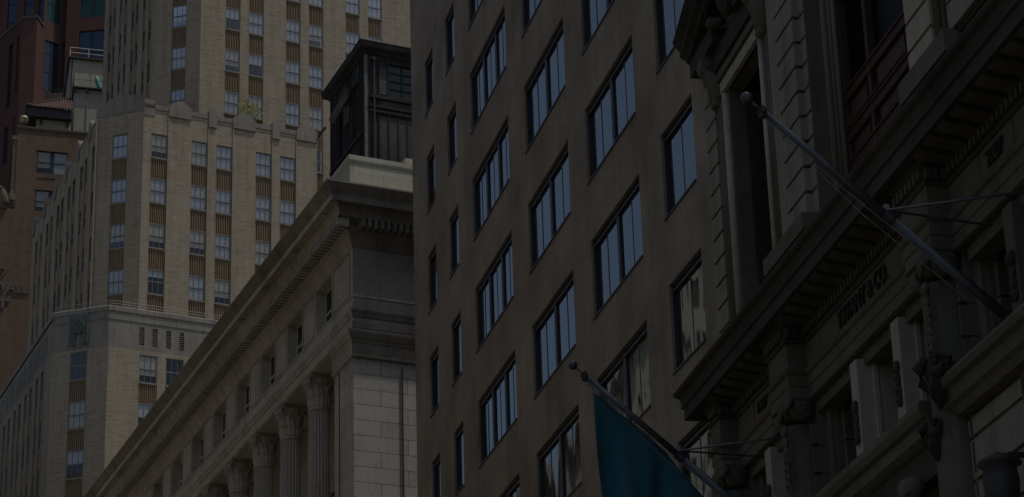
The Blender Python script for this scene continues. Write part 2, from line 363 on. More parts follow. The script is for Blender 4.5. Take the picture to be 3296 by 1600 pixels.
def column_of_windows(seg, u, w, tops, h, zlo, zhi, rev, kit=None, toppanel=True):
    """a recessed strip with windows and ribbed panels; kit=None adds to the far, small 'rest'"""
    backing.quad(seg.pt(u-.02, -rev-.62, zlo), seg.pt(u+w+.02, -rev-.62, zlo), seg.pt(u+w+.02, -rev-.62, zhi), seg.pt(u-.02, -rev-.62, zhi))
    prev = None
    for zt in sorted(tops, reverse=True):
        zb = zt-h
        if kit:
            kit.put(L, seg, u, -rev+.06, zb); nwin[0] += 1
        else:
            rest_frames.box(u, u+w, -rev-.06, -rev+.02, zb+h*.5-.04, zb+h*.5+.04, seg.M())
            rest_frames.box(u, u+.07, -rev-.06, -rev+.02, zb, zt, seg.M()); rest_frames.box(u+w-.07, u+w, -rev-.06, -rev+.02, zb, zt, seg.M())
            rest_frames.box(u, u+w, -rev-.06, -rev+.02, zb-.1, zb+.05, seg.M())
            rest_glass.box(u+.05, u+w-.05, -rev-.045, -rev-.035, zb, zt-.04, seg.M())
        hi = prev
        if hi is not None and hi-zt > .2:
            (panel(L, seg, u, -rev+.06, zt, w, hi-zt-.11) if kit else side_panel(seg, u, w, rev, zt, hi-.1))
        prev = zb
    if prev-zlo > .3:
        z2 = max(zlo, prev-1.85)
        (panel(L, seg, u, -rev+.06, z2, w, prev-z2-.11) if kit else side_panel(seg, u, w, rev, z2, prev-.1))
def side_panel(seg, u, w, rev, z0, z1):
    rest_panels.box(u, u+w, -rev-.08, -rev-.03, z0, z1, seg.M())
    for k in range(6):
        x = u+w*(k+.5)/6; rest_panels.box(x-.05, x+.05, -rev-.03, -rev+.03, z0, z1, seg.M())
# --- middle block
path = [(0, -14.07), (0, 0), (2.62, 3.03), (23.75, 3.03), (23.75, -14.07)]
sA = Seg(path[0], path[1]); sB = Seg(path[1], path[2]); sC = Seg(path[2], path[3]); sD = Seg(path[3], path[4])
tops = [78.93-3.765*k for k in range(8)]
fc = [14.07-1.9, 14.07-5.08, 14.07-7.08, 14.07-10.28, 14.07-12.28]      # left edges on the front
ops = [(u, u+1.27, 50, 78.93, .11) for u in fc]
sA.grid(brick, 0, sA.L, Z0, 81.0, ops)
for u in fc: column_of_windows(sA, u, 1.27, tops[:6], 2.0, 50, 79.0, .11, front_win)
uch = 1.30
sB.grid(brick, 0, sB.L, Z0, 81.0, [(uch, uch+1.27, 50, 79.03, .11)])
column_of_windows(sB, uch, 1.27, [z+.08 for z in tops[:6]], 2.0, 50, 79.0, .11, front_win)
sx = [(22.54, 21.62), (20.85, 20.06), (18.64, 17.7), (17.12, 16.32), (14.96, 13.95), (13.51, 12.52), (11.24, 10.35), (9.75, 8.76), (7.31, 6.39), (5.83, 4.97), (3.58, 2.7)]
side_u = [(b-2.62, a-b) for a, b in sx]
sC.grid(brick, 0, sC.L, Z0, 80.4, [(u, u+w, 50, 78.6, .09) for u, w in side_u])
for u, w in side_u: column_of_windows(sC, u, w, [78.5-3.765*k for k in range(7)], 2.0, 50, 78.6, .09)
sD.grid(brick, 0, sD.L, Z0, 80.4, [])
brick.poly([(x, y, 80.2) for x, y in path])
# parapet: coping band, gabled pier tops, small pointed piers
stonework.box(0, sA.L, -.35, .05, 81.0, 81.38, sA.M())
stonework.box(0, sA.L, -.1, .025, 80.72, 80.78, sA.M())
def gable(seg, mb, u0, u1, zb, zs, zt, out=.12, back=-.5, peak=.5):
    um = u0+(u1-u0)*peak
    pts = [(u0, zb), (u1, zb), (u1, zs), (um+.25*(u1-um), zt), (um-.25*(um-u0), zt), (u0, zs)]
    n = len(mb.v); k = len(pts)
    mb.v += [tuple(seg.pt(a, out, z)) for a, z in pts]+[tuple(seg.pt(a, back, z)) for a, z in pts]
    mb.f.append(tuple(range(n, n+k))); mb.f.append(tuple(range(n+k, n+2*k))[::-1])
    for i in range(k): j = (i+1) % k; mb.f.append((n+i, n+k+i, n+k+j, n+j))
for a, b in ((-1.96, -3.74), (-7.11, -8.94), (-12.35, -14.07)): gable(sA, stonework, 14.07+b, 14.07+a, 80.6, 81.5, 82.0)
for a, b in ((-5.15, -5.78), (-10.32, -10.95)): gable(sA, stonework, 14.07+b, 14.07+a, 80.3, 81.7, 82.0, .14)
stonework.box(13.2, 14.05, -.4, .05, 80.4, 81.75, sA.M())
for u in fc:                                                     # thin projecting fins beside the window strips
    brick.box(u-.1, u-.02, -.05, .07, 50, 81.0, sA.M())
brick.box(0, sB.L, -.8, -.02, 80.3, 81.0, sB.M())
cr = [(0, 80.75), (0, 81.65), (.25, 81.95), (1.9, 82.55), (2.75, 82.15), (3.35, 81.85), (4.02, 81.2), (4.02, 80.75)]
for mbx in (stonework,):
    n = len(mbx.v); k = len(cr)
    mbx.v += [tuple(sB.pt(a, .04, z)) for a, z in cr]+[tuple(sB.pt(a, -.9, z)) for a, z in cr]
    mbx.f.append(tuple(range(n, n+k))); mbx.f.append(tuple(range(n+k, n+2*k))[::-1])
    for i in range(k): j = (i+1) % k; mbx.f.append((n+i, n+k+i, n+k+j, n+j))
for i, (u, w) in enumerate(side_u):                              # stepped little piers along the side parapet
    if i % 2 == 0: gable(sC, stonework, u+w+.25, u+w+.95 if u+w+.95 < sC.L else sC.L, 79.6, 80.9, 81.3, .12, -.4)
    brick.box(u-.32, u-.08, -.05, .035, 50, 80.6, sC.M())
stonework.box(0, sC.L, -.3, .04, 80.3, 80.55, sC.M())
# --- upper tower
tp = [(3, -26), (3, -5.25), (5.63, -2.2), (22.48, -2.2), (22.48, -26)]
tA = Seg(tp[0], tp[1]); tB = Seg(tp[1], tp[2]); tC = Seg(tp[2], tp[3]); tD = Seg(tp[3], tp[4])
ttops = [93.12-3.815*k for k in range(-4, 7)]
tcol = [(-8.56, -7.34), (-10.55, -9.31), (-13.72, -12.46), (-15.7, -14.45), (-18.95, -17.7), (-20.95, -19.7), (-24.2, -22.95), (-26.2, -24.95)]
tcol = tcol[:6]; tu = [26+a for a, b in tcol]
tA.grid(brick, 0, tA.L, Z0, 118, [(u, u+1.25, 55, 112, .11) for u in tu])
tk = WinKit(1.25, 1.98, 'win_frame', 'L_stone')
for i, u in enumerate(tu):
    zz = [z for z in ttops if (z < 100.5 and z > (82.5 if i < 3 else 77 if i == 3 else 86)) or (i < 4 and z > 82.5)]
    if i > 5: zz = [z for z in ttops if 84 < z < 104]
    column_of_windows(tA, u, 1.25, [z for z in zz if z < 101.5], 1.98, 55, 112, .11, tk)
    if u > 20: brick.box(u-.08, u, -.04, .05, 55, 118, tA.M())
tcu = 1.26
tB.grid(brick, 0, tB.L, Z0, 118, [(tcu, tcu+1.26, 55, 112, .11)])
column_of_windows(tB, tcu, 1.26, [z for z in ttops if 80 < z < 101.5], 1.98, 55, 112, .11, tk)
tsx = [(20.96, 19.9), (19.46, 18.58), (17.28, 16.42), (15.62, 14.73), (13.27, 12.25), (11.84, 10.93), (9.54, 8.65), (7.83, 6.85)]
tsu = [(b-5.63, a-b) for a, b in tsx]
tC.grid(brick, 0, tC.L, Z0, 118, [(u, u+w, 55, 112, .09) for u, w in tsu])
for u, w in tsu:
    column_of_windows(tC, u, w, [z for z in ttops if 80 < z < 106], 1.98, 55, 112, .09)
    brick.box(u-.22, u-.06, -.03, .025, 55, 118, tC.M())
tD.grid(brick, 0, tD.L, Z0, 118, [])
brick.poly([(x, y, 118) for x, y in tp])
# --- lower mass below the belt
lp = [(-2, -26), (-2, 2.7), (.92, 6.08), (44, 6.08), (44, -26)]
lA = Seg(lp[0], lp[1]); lB = Seg(lp[1], lp[2]); lC = Seg(lp[2], lp[3]); lD = Seg(lp[3], lp[4])
lu = [26-.98-.02, 26-2.99, 26-6.5, 26-8.5]
lt = [59.82-3.76*k for k in range(4)]
lA.grid(brick, 0, lA.L, 20, 60.15, [(u, u+1.36, 40, 59.82, .10) for u in lu])
for u in lu[:3]: column_of_windows(lA, u, 1.36, lt, 2.14, 40, 59.85, .10, low_win)
lbu = 1.62
lB.grid(brick, 0, lB.L, 20, 60.15, [(lbu, lbu+1.36, 40, 59.99, .10)])
column_of_windows(lB, lbu, 1.36, [z+.15 for z in lt], 2.14, 40, 59.95, .10, low_win)
lsx = [(3.3+3.75*k, 1.0) for k in range(10)]; lsu = []
for k in range(10): lsu += [(2.4+3.7*k, 1.0), (4.1+3.7*k, .95)]
lC.grid(brick, 0, lC.L, 20, 60.0, [(u, u+w, 20, 59.8, .12) for u, w in lsu])
for u, w in lsu: column_of_windows(lC, u, w, [59.7-3.76*k for k in range(6)], 2.1, 20, 59.8, .12)
for u, w in lsu: brick.box(u-.28, u-.08, -.03, .04, 20, 60, lC.M())
lD.grid(brick, 0, lD.L, 20, 60, [])
vents = MB(); vu = [(46.7-2.70+.36-.36+a, b) for a, b in ()]
vy = [(.40, .02), (-.58, -.97), (-1.61, -1.98), (-2.62, -2.97)]
vops = [(26+b, 26+a, 60.52, 61.97, .3) for a, b in vy]
lA.grid(stonework, 0, lA.L, 60.15, 63.0, vops); lB.grid(stonework, 0, lB.L, 60.15, 63.0, [])
slots = []
for k in range(46): slots.append((1.6+.82*k, 1.6+.82*k+.26, 60.55, 62.3, .3))
lC.grid(stonework, 0, lC.L, 60.0, 62.75, slots)
for a, b, c, d, r in vops:
    vents = MB()
    for j in range(9):
        z = c+.02+j*(d-c)/9; vents.box(a, b, -.26, -.04, z, z+.055, lA.M())
    vents.build('vent_louvre', 'L_stone', L)
    backing.quad(lA.pt(a, -.3, c), lA.pt(b, -.3, c), lA.pt(b, -.3, d), lA.pt(a, -.3, d))
for a, b, c, d, r in slots: backing.quad(lC.pt(a, -.3, c), lC.pt(b, -.3, c), lC.pt(b, -.3, d), lC.pt(a, -.3, d))
sweep(stonework, lp[:4], [(-.6, 62.9), (.02, 62.9), (.07, 62.98), (.07, 63.3), (0, 63.38), (-.6, 63.38)])
sweep(stonework, lp[:3], [(-.01, 62.28), (.05, 62.3), (.05, 62.34), (-.01, 62.36)])
for q in (lA, lB, lC):
    pass
brick.poly([(x, y, 62.9) for x, y in lp])
# drip joints on the corner of the lower mass
stonework.box(lA.L-.06, lA.L-.02, 0, .012, 40, 62.2, lA.M())
# coarse foot of the tower down to the street
base = MB(); base.prism([(x+(.05 if x < 0 else 0), y) for x, y in lp], 0, 20.01); base.build('base_wall', 'L_stone', L)
brick.build('brick_wall', 'L_brick', L); stonework.build('stone_trim', 'L_stone', L); backing.build('room_wall', 'room', L)
tag(rest_frames.build('window_frame', 'win_frame', L), 'small far window frames on the street side', kind='stuff')
tag(rest_glass.build('window_glass', 'sky_glass', L), 'small far panes on the street side', kind='stuff')
tag(rest_panels.build('side_panel', 'terracotta', L), 'small far ribbed panels on the street side', kind='stuff')
# bronze emblem on the chamfer
em = MB(); Mb = lB.M(); u0 = 1.55
em.box(u0, u0+1.52, .01, .10, 62.3, 62.92, Mb); em.box(u0, u0+.46, .01, .13, 60.62, 62.3, Mb); em.box(u0+1.06, u0+1.52, .01, .13, 60.62, 62.3, Mb)
for a in (u0, u0+1.06):
    for k in range(3): em.box(a+.05+.14*k, a+.12+.14*k, .13, .17, 60.7, 62.8, Mb)
    em.box(a-.02, a+.48, .01, .15, 60.52, 60.64, Mb)
emo = em.build('emblem', 'teal', L)
md = MB(); cu, cz = u0+.76, 61.98
pts = [(cu+.42*math.cos(t*PI/12), cz+.62*math.sin(t*PI/12)) for t in range(24)]
rg = [[lB.pt(cu+(a-cu)*s_, d, cz+(b-cz)*s_) for a, b in pts] for s_, d in ((1, .05), (1, .24), (.88, .24), (.82, .17), (.02, .17))]
md.rings(rg); md.box(cu-.28, cu+.28, .17, .23, 61.52, 61.60, Mb)
for k in (-.22, 0, .22): md.box(cu+k-.045, cu+k+.045, .17, .24, 61.66, 62.08, Mb)
md.box(cu-.27, cu+.27, .17, .24, 62.05, 62.13, Mb)
md.box(cu-.33, cu+.33, .17, .22, 62.2, 62.24, Mb); md.tube([lB.pt(cu-.25, .2, 62.25), lB.pt(cu-.12, .2, 62.42), lB.pt(cu+.1, .2, 62.4), lB.pt(cu+.25, .2, 62.27)], .05, 6)
md.build('medallion', 'teal', emo)
# thin pipe railings on the setbacks
def railing(name, F, pts, h, label, n_rails=2, mat='rail', r=.03, step=2.2):
    t = thing(name, F.w(0, 0), F.az, label, 'railing'); mb = MB()
    for i in range(len(pts)-1):
        a, b = Vector(pts[i]), Vector(pts[i+1]); d = (b-a).length
        for k in range(n_rails): z = h*(k+1)/n_rails; mb.tube([a+Vector((0, 0, z)), b+Vector((0, 0, z))], r, 6)
        k = max(1, int(d/step))
        for j in range(k+(1 if i == len(pts)-2 else 0)): p = a.lerp(b, j/k); pm = MB(); pm.tube([p, p+Vector((0, 0, h))], r*1.1, 6); pm.build('post', mat, t)
    mb.build('rail', mat, t); return t
railing('roof_railing', FL, [(-1.9, -12, 63.38), (-1.9, 2.6, 63.38), (.9, 5.9, 63.38)], .42, 'thin pipe railing along the grey stone belt of the tan tower, above the green emblem', 2, 'rail', .022, 2.4)
# shrub on the terrace
def leaf_cluster(mb, c, r, n, sz, zs=1.0):
    for _ in range(n):
        while True:
            d = Vector((random.uniform(-1, 1), random.uniform(-1, 1), random.uniform(-1, 1)))
            if d.length < 1: break
        p = Vector(c)+Vector((d.x*r, d.y*r, d.z*r*zs)); a = Vector((random.gauss(0, 1), random.gauss(0, 1), random.gauss(0, 1))).normalized()
        b = a.cross(Vector((random.gauss(0, 1), random.gauss(0, 1), random.gauss(0, 1)))).normalized()
        mb.poly([p-a*sz, p+b*sz*.45, p+a*sz, p-b*sz*.45])
def leafmat(name, c1, c2, c3):
    m, nt, b, tc = new_mat(name, .7); n = noise(nt, tc.outputs['Object'], 1.6, 4)
    col = mix(nt, ramp(nt, n, .35, .6), c1, c2); n2 = noise(nt, tc.outputs['Object'], 2.3, 2)
    nt.links.new(mix(nt, ramp(nt, n2, .55, .68), col, c3), b.inputs['Base Color']); return m
MT['leafA'] = leafmat('yellowing_leaf', (.24, .30, .06, 1), (.38, .38, .09, 1), (.42, .28, .08, 1))
MT['leafB'] = leafmat('dark_leaf', (.02, .045, .015, 1), (.03, .06, .02, 1), (.05, .07, .02, 1))
sh = thing('terrace_shrub', FL.w(1.6, -8.9, 80.2), FL.az, 'yellow-green shrub growing on the tan tower terrace behind the pointed parapet', 'shrub')
mb = MB()
for c, r, n in (((0, 0, 2.9), .62, 300), ((.1, .55, 3.35), .42, 150), ((0, -.4, 3.5), .4, 130), ((0, .15, 3.9), .28, 60), ((-.1, -.75, 3.0), .4, 90), ((0, .3, 2.5), .6, 150)): leaf_cluster(mb, c, r, n, .075)
mb.build('foliage', 'leafA', sh)
mb = MB()
for q in ((0, .5, 3.3), (0, -.4, 3.4), (0, .1, 3.8), (.1, -.7, 3.0)): mb.tube([(0, 0, 0), (q[0]*.4, q[1]*.4, 1.8), q], [.06, .045, .015], 6)
mb.build('stem', 'wood', sh)

# ================================================================== 2. COLUMNED STONE BUILDING
C = thing('columned_building', FC.w(0, 0), FC.az, 'classical limestone building with fluted columns, deep dentilled cornice and small square attic windows', 'bank building')
XE, YB = 50.0, -34.0
cpath = [(0, YB), (0, 0), (XE, 0)]; cA = Seg(cpath[0], cpath[1]); cS = Seg(cpath[1], cpath[2])
wall = MB(); ash = MB(); trim = MB(); dark = MB()
wins = [(2.65+3.97*k, 4.75+3.97*k, 35.93, 37.88, .8) for k in range(11)]
cS.grid(wall, 0, XE, 34.39, 38.4, wins)
cS.grid(wall, 0, 2.32, 0, 34.39, [])
wall.quad((2.32, 0, 0), (2.32, -2.2, 0), (2.32, -2.2, 34.39), (2.32, 0, 34.39))
cA.grid(ash, 0, cA.L, 0, 33.2, []); up_ = MB(); cA.grid(up_, 0, cA.L, 33.2, 38.4, []); up_.build('upper_wall', 'C_soot', C)
wall.quad((2.32, 0, 34.39), (XE, 0, 34.39), (XE, -2.2, 34.39), (2.32, -2.2, 34.39))       # porch ceiling
wall.quad((XE, 0, 0), (XE, YB, 0), (XE, YB, 40), (XE, 0, 40)); wall.quad((0, YB, 0), (XE, YB, 0), (XE, YB, 40), (0, YB, 40))
ins = Seg((2.32, -2.2), (XE, -2.2)); iw = [(1.0+3.97*k, 3.2+3.97*k, 20, 30.5, .35) for k in range(11)]
ins.grid(wall, 0, ins.L, 0, 34.39, iw)
for a, b, c, d, r in iw: dark.quad(ins.pt(a, -.35, c), ins.pt(b, -.35, c), ins.pt(b, -.35, d), ins.pt(a, -.35, d))
wall.poly([(0, YB, 40.0), (XE, YB, 40.0), (XE, 0, 40.0), (0, 0, 40.0)])
# crowning cornice, bed mouldings, string course, architrave fasciae
cprof = [(-.3, 40.04), (1.63, 40.04), (1.63, 39.97), (1.58, 39.90), (1.46, 39.72), (1.37, 39.6), (1.35, 39.56), (1.35, 39.3), (1.28, 39.3), (1.26, 39.36), (.99, 39.38), (.97, 39.3), (.9, 39.2), (.87, 39.11), (.87, 38.90), (.40, 38.88), (.40, 38.55), (.36, 38.50), (.27, 38.47), (.2, 38.4), (.19, 38.24), (.1, 38.12), (.06, 38.0), (.03, 37.95), (-.3, 37.95)]
cym = cprof[:6]+[(1.36, 39.58), (-.3, 39.58)]; cym[0] = (-.3, 40.045); lowp = [(-.3, 39.575)]+cprof[6:]
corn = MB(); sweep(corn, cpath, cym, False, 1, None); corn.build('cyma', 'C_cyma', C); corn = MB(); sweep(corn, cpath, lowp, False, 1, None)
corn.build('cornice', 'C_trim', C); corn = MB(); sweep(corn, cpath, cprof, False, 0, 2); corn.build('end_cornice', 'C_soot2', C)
dn = MB()
for k in range(int(33/.27)): y = -.1-k*.27; dn.box(-.88, -.38, y-.16, y, 38.57, 38.885)
dn.build('dentil_row', 'C_soot2', C)
dn = MB()
for k in range(int((XE+.8)/.31)): x = -.70+k*.31; dn.box(x, x+.165, .38, .90, 38.55, 38.885)
dn.build('dentil_row', 'C_trim', C)
sg = MB(); sweep(sg, cpath, [(.36, 38.56), (.415, 38.56), (.415, 38.872), (.862, 38.872), (.862, 38.893), (.36, 38.893)], False, 1, None); sg.build('dentil_recess', 'C_dark', C)  # dark lining between the dentils: painted-in recess shade
mo = MB()
for k in range(13): x = 1.2+k*3.97-1.0; mo.box(x, x+2.9, 1.0, 1.25, 39.33, 39.37)
mo.build('soffit_panel', 'C_trim', C)
endt = MB()
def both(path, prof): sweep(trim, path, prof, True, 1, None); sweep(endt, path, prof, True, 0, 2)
both(cpath, [(-.05, 35.32), (.10, 35.32), (.14, 35.25), (.14, 35.17), (.09, 35.08), (.04, 34.93), (-.05, 34.91)])
both(cpath, [(-.02, 34.72), (.05, 34.72), (.05, 34.45), (-.02, 34.45)])
cap = [(-.05, 34.33), (.24, 34.33), (.28, 34.27), (.28, 34.18), (.2, 33.98), (.13, 33.9), (.11, 33.8), (.08, 33.78), (.08, 33.3), (.11, 33.27), (.11, 33.18), (.02, 33.12), (-.05, 33.12)]
both([(0, YB), (0, 0), (2.36, 0)], cap)
for k in range(110):                                          # acanthus band under the pier capital
    y = -.04-k*.15; endt.prism([(-.07, y-.11), (-.115, y-.055), (-.07, y)], 33.34+.05*(k%2), 33.66+.06*(k%2))
for k in range(15): x = .04+k*.15; trim.prism([(x, .07), (x+.055, .115), (x+.11, .07)], 33.34+.05*(k%2), 33.66+.06*(k%2))
sweep(trim, cpath, [(-.02, 36.0-.11), (.03, 35.88), (.03, 35.8), (-.02, 35.8)])
# incised panels between the attic windows and on the corner
def inc(seg, u0, u1, z0, z1, t=.022, d=.012):
    gv = MB()
    for a, b, c, e in ((u0, u0+t, z0, z1), (u1-t, u1, z0, z1), (u0+t, u1-t, z0, z0+t), (u0+t, u1-t, z1-t, z1)): gv.box(a, b, .0, d, c, e, seg.M())
    gv.build('incised_panel', 'C_dark', C)
for k in range(11):
    inc(cS, 4.95+3.97*k, 6.42+3.97*k, 35.95, 37.85)
inc(cS, .35, 2.45, 35.95, 37.85); gv = MB(); gv.box(1.66, 1.74, .0, .014, 5, 33.1)
gv.build('incised_line', 'C_dark', C)
pp = MB(); pp.tube([(-.06, -2.05, 20), (-.06, -2.05, 32.9)], .035, 8); pp.build('downpipe', 'wood', C)
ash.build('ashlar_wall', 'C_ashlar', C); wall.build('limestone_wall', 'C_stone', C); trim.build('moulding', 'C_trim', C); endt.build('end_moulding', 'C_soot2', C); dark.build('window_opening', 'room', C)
sashw = MB(); w_, h_ = 2.1, 1.95
for a, b in ((0, .1), (w_-.1, w_), (w_/2-.05, w_/2+.05)): sashw.box(a, b, -.08, 0, 0, h_)
sashw.box(.1, w_-.1, -.08, 0, 0, .1); sashw.box(.1, w_-.1, -.08, 0, h_-.09, h_); sashw.box(.1, w_-.1, -.07, .02, h_*.42, h_*.42+.09)
sashw = sashw.build('window', 'white_frame', link=False); gp = plate('pane', w_, h_, -.04, .05, h_-.05, 'dark_glass')
for k in range(11):
    o = sashw.copy(); COL.objects.link(o); o.parent = C; cS.place(o, 2.65+3.97*k, -.42, 35.93)
    p_ = gp.copy(); COL.objects.link(p_); p_.parent = o
# parapet block on the corner
pb = MB(); sweep(pb, [(.0, -12), (.0, 0), (2.2, 0)], [(-.6, 40.04), (-.2+.36, 40.04), (.16, 41.7), (.2, 41.72), (.22, 41.8), (.22, 42.02), (-.6, 42.02)])
pb.box(.3, 3.2, -2.85, -2.45, 40.04, 42.55)
pb.build('parapet', 'parapet', C)
# fluted corinthian columns
def shaft_mb(r, z0, z1, n=20):
    prof = []
    for j in range(n*4):
        a = 2*PI*j/(n*4); m = (j % 4); rr = r*(1.0 if m == 0 else .90 if m in (1, 3) else .865); prof.append((rr*math.cos(a), rr*math.sin(a)))
    mb = MB(); rows = []
    for z, s in ((z0, 1.0), (z0+(z1-z0)*.4, .985), (z1-.16, .88)): rows.append([(x*s, y*s, z) for x, y in prof])
    mb.rings(rows)
    mb.lathe([(r*.86, z1-.16), (r*.93, z1-.14), (r*.95, z1-.09), (r*.93, z1-.04), (r*.86, z1)], 0, 0, 32); return mb
def leaf(mb, ang, r0, z0, h, wdt, curl=.18):
    ca, sa = math.cos(ang), math.sin(ang); tx, ty = -sa, ca; rows = []
    for t, rr, wf, zz in ((0, 0, 1, 0), (.35, .03, 1.1, .38), (.7, .07, .95, .75), (.9, .15, .7, .97), (1, .24, .45, 1.0), (1.05, .27, .2, .86)):
        R = r0+rr*curl/.18; w2 = wdt*wf/2
        rows.append([(ca*(R-.015)+tx*k*w2, sa*(R-.015)+ty*k*w2, z0+zz*h) if abs(k) > .4 else (ca*(R+.03)+tx*k*w2, sa*(R+.03)+ty*k*w2, z0+zz*h) for k in (-1, -.5, 0, .5, 1)])
    mb.rings(rows, cap=False, closed=False)
def capital_mb(r, z0, h, half):
    mb = MB(); mb.lathe([(r*.88, z0), (r*.88, z0+h*.5), (r*1.0, z0+h*.72), (r*1.2, z0+h*.86), (r*1.2, z0+h*.88)], 0, 0, 24)
    for k in range(8): leaf(mb, k*PI/4, r*.9, z0, h*.34, .36, .12)
    for k in range(8): leaf(mb, (k+.5)*PI/4, r*.92, z0+h*.08, h*.56, .34, .16)
    for k in range(4):                                        # corner volutes
        a = PI/4+k*PI/2; ca, sa = math.cos(a), math.sin(a)
        for off in (-.07, .07):
            pts = []
            for j in range(14):
                t = j/13*3.2*PI; rr = .135*(1-j/16)
                R = half*1.10; pts.append((ca*(R+rr*math.cos(t+1.2))-sa*off, sa*(R+rr*math.cos(t+1.2))+ca*off, z0+h*.78+rr*math.sin(t+1.2)))
            mb.tube([(ca*r*.9-sa*off*2, sa*r*.9+ca*off*2, z0+h*.52)]+pts, [.03]+[.036]*12+[.03, .02], 6)
        b = k*PI/2; mb.ball((math.cos(b)*half*.93, math.sin(b)*half*.93, z0+h*.93), .075, 8, 6)
        for sgn in (-1, 1):
            a2 = b+sgn*.22; mb.tube([(math.cos(a2)*r*.95, math.sin(a2)*r*.95, z0+h*.5), (math.cos(a2)*r*1.1, math.sin(a2)*r*1.1, z0+h*.7), (math.cos(b+sgn*.1)*r*1.22, math.sin(b+sgn*.1)*r*1.22, z0+h*.82)], [.04, .035, .045], 6)
    pts = []
    for k in range(4):                                        # abacus with concave sides
        for j in range(7):
            t = -1+j/3; d = half*(1.0-.13*(1-t*t)); a = k*PI/2; x, y = d, t*half*.95; pts.append((x*math.cos(a)-y*math.sin(a), x*math.sin(a)+y*math.cos(a)))
    mb.prism(pts, z0+h*.88, z0+h*.95); mb.prism([(x*1.04, y*1.04) for x, y in pts], z0+h*.95, z0+h); return mb
sh_o = shaft_mb(.50, 18.0, 33.02).build('shaft', 'C_trim', link=False); cp_o = capital_mb(.50, 33.02, 1.36, .57).build('capital', 'C_trim', link=False)
bs = MB(); bs.lathe([(.62, 17.6), (.66, 17.7), (.62, 17.8), (.55, 17.85), (.58, 17.95), (.5, 18.0)], 0, 0, 28); bs.box(-.68, .68, -.68, .68, 17.3, 17.6); bs_o = bs.build('column_base', 'C_trim', link=False)
for k in range(11):
    x = 5.80+3.965*k
    g = bpy.data.objects.new('column', None); COL.objects.link(g); g.parent = C; g.location = (x, -.49, 0)
    for q in (sh_o, cp_o, bs_o): c = q.copy(); COL.objects.link(c); c.parent = g
lb = MB(); lb.box(2.32, XE, -2.2, .3, 0, 17.3); lb.build('podium', 'C_stone', C)

# ================================================================== 3. BLACK PENTHOUSE ON THE ROOF
W = thing('black_penthouse', FC.w(3, -1.68, 40.0), FC.az, 'derelict black metal-clad penthouse with overhanging eaves on the roof behind the pale parapet', 'penthouse')
mb = MB(); f1 = Seg((0, -9), (0, 0)); f2 = Seg((0, 0), (4.66, 0)); f3 = Seg((4.66, 0), (4.66, -9))
o1 = [(9-1.09-1.9, 9-1.09, 6.87, 8.46, .15)]
f1.grid(mb, 0, 9, 0, 8.9, o1); sw = [(2.55, 3.55, 5.2, 8.0, .18), (.95, 1.75, 5.3, 7.9, .18)]
f2.grid(mb, 0, 4.66, 0, 8.9, sw); f3.grid(mb, 0, 9, 0, 8.9, [])
mb.quad((0, -9, 0), (4.66, -9, 0), (4.66, -9, 8.9), (0, -9, 8.9)); mb.build('wall', 'W_black', W)
mb = MB(); sweep(mb, [(0, -9), (0, 0), (4.66, 0), (4.66, -9)], [(-.2, 8.75), (.05, 8.75), (.12, 8.85), (.3, 8.95), (.33, 9.05), (.33, 9.15), (.36, 9.2), (.36, 9.25), (-.2, 9.25)])
mb.poly([(0, -9, 9.24), (4.66, -9, 9.24), (4.66, 0, 9.24), (0, 0, 9.24)]); mb.build('eaves', 'W_black', W)
mb = MB(); sweep(mb, [(.1, -9), (.1, -.05), (4.5, -.05)], [(-.3, 9.25), (.28, 9.25), (.28, 9.37), (-.3, 9.37)]); mb.build('roof_edge', 'parapet', W)
mb = MB(); mb.box(.0-.03, .0+.02, -.09, -.02, 0, 8.75); mb.box(-.05, .07, -.02, .05, 2.0, 8.7); mb.build('corner_strip', 'copper', W)
mb = MB(); mb.tube([(-.09, -.37, 0), (-.09, -.37, 8.45)], .045, 8); mb.box(-.16, -.02, -.47, -.27, 8.45, 8.6); mb.build('downpipe', 'W_panel', W)
mb = MB()
for y in (-.62, -1.05, -1.5, -1.92, -2.4, -2.9, -3.4): mb.box(-.05, .0, y-.035, y+.035, 0, 5.95)
for z, p in ((5.95, .1), (6.2, .07), (6.62, .14), (6.72, .06)): mb.box(-p, 0, -9, -.2, z, z+.09)
for y in (-.62, -1.03): mb.box(-.05, 0, y-.03, y+.03, 6.8, 8.75)
for x in (.35, .7, 2.0, 2.3, 3.8, 4.2, 4.6): mb.box(x-.035, x+.035, 0, .05, 0, 8.75)
mb.box(0, 4.66, 0, .09, 5.0, 5.12); mb.box(0, 4.66, 0, .06, 3.9, 3.97); mb.build('batten', 'W_black', W)
mb = MB()
for y0, y1 in ((-1.02, -.65), (-1.47, -1.08), (-1.89, -1.53), (-2.37, -1.95), (-2.87, -2.43), (-3.37, -2.93)): mb.box(-.02, .0, y0, y1, .3+random.random()*.1, 5.8)
mb.box(-.02, 0, -1.0, -.65, 6.9, 8.2); mb.box(-.02, 0, -3.4, -.7, 6.32, 6.58)
mb.build('cladding_panel', 'W_panel', W)
def grid_window(parent, seg, u0, u1, z0, z1, d, nx, nz, fm, gm, t=.05, name='window'):
    mb = MB()
    for k in range(nx+1): x = u0+(u1-u0)*k/nx; mb.box(x-t/2, x+t/2, d-.04, d+.03, z0, z1, seg.M())
    for k in range(nz+1): z = z0+(z1-z0)*k/nz; mb.box(u0, u1, d-.035, d+.025, z-t/2, z+t/2, seg.M())
    o = mb.build(name, fm, parent); g = MB(); g.quad(seg.pt(u0, d-.01, z0), seg.pt(u1, d-.01, z0), seg.pt(u1, d-.01, z1), seg.pt(u0, d-.01, z1)); g.build('pane', gm, o); return o
MT['W_glass'] = glassy('dusty_green_glass', (.8, 1, .95, 1), 1.35, 0, base=(.045, .05, .045, 1), rough=.25)
grid_window(W, f1, 9-1.09-1.9, 9-1.09, 6.87, 8.46, -.1, 3, 4, 'W_black', 'W_glass')
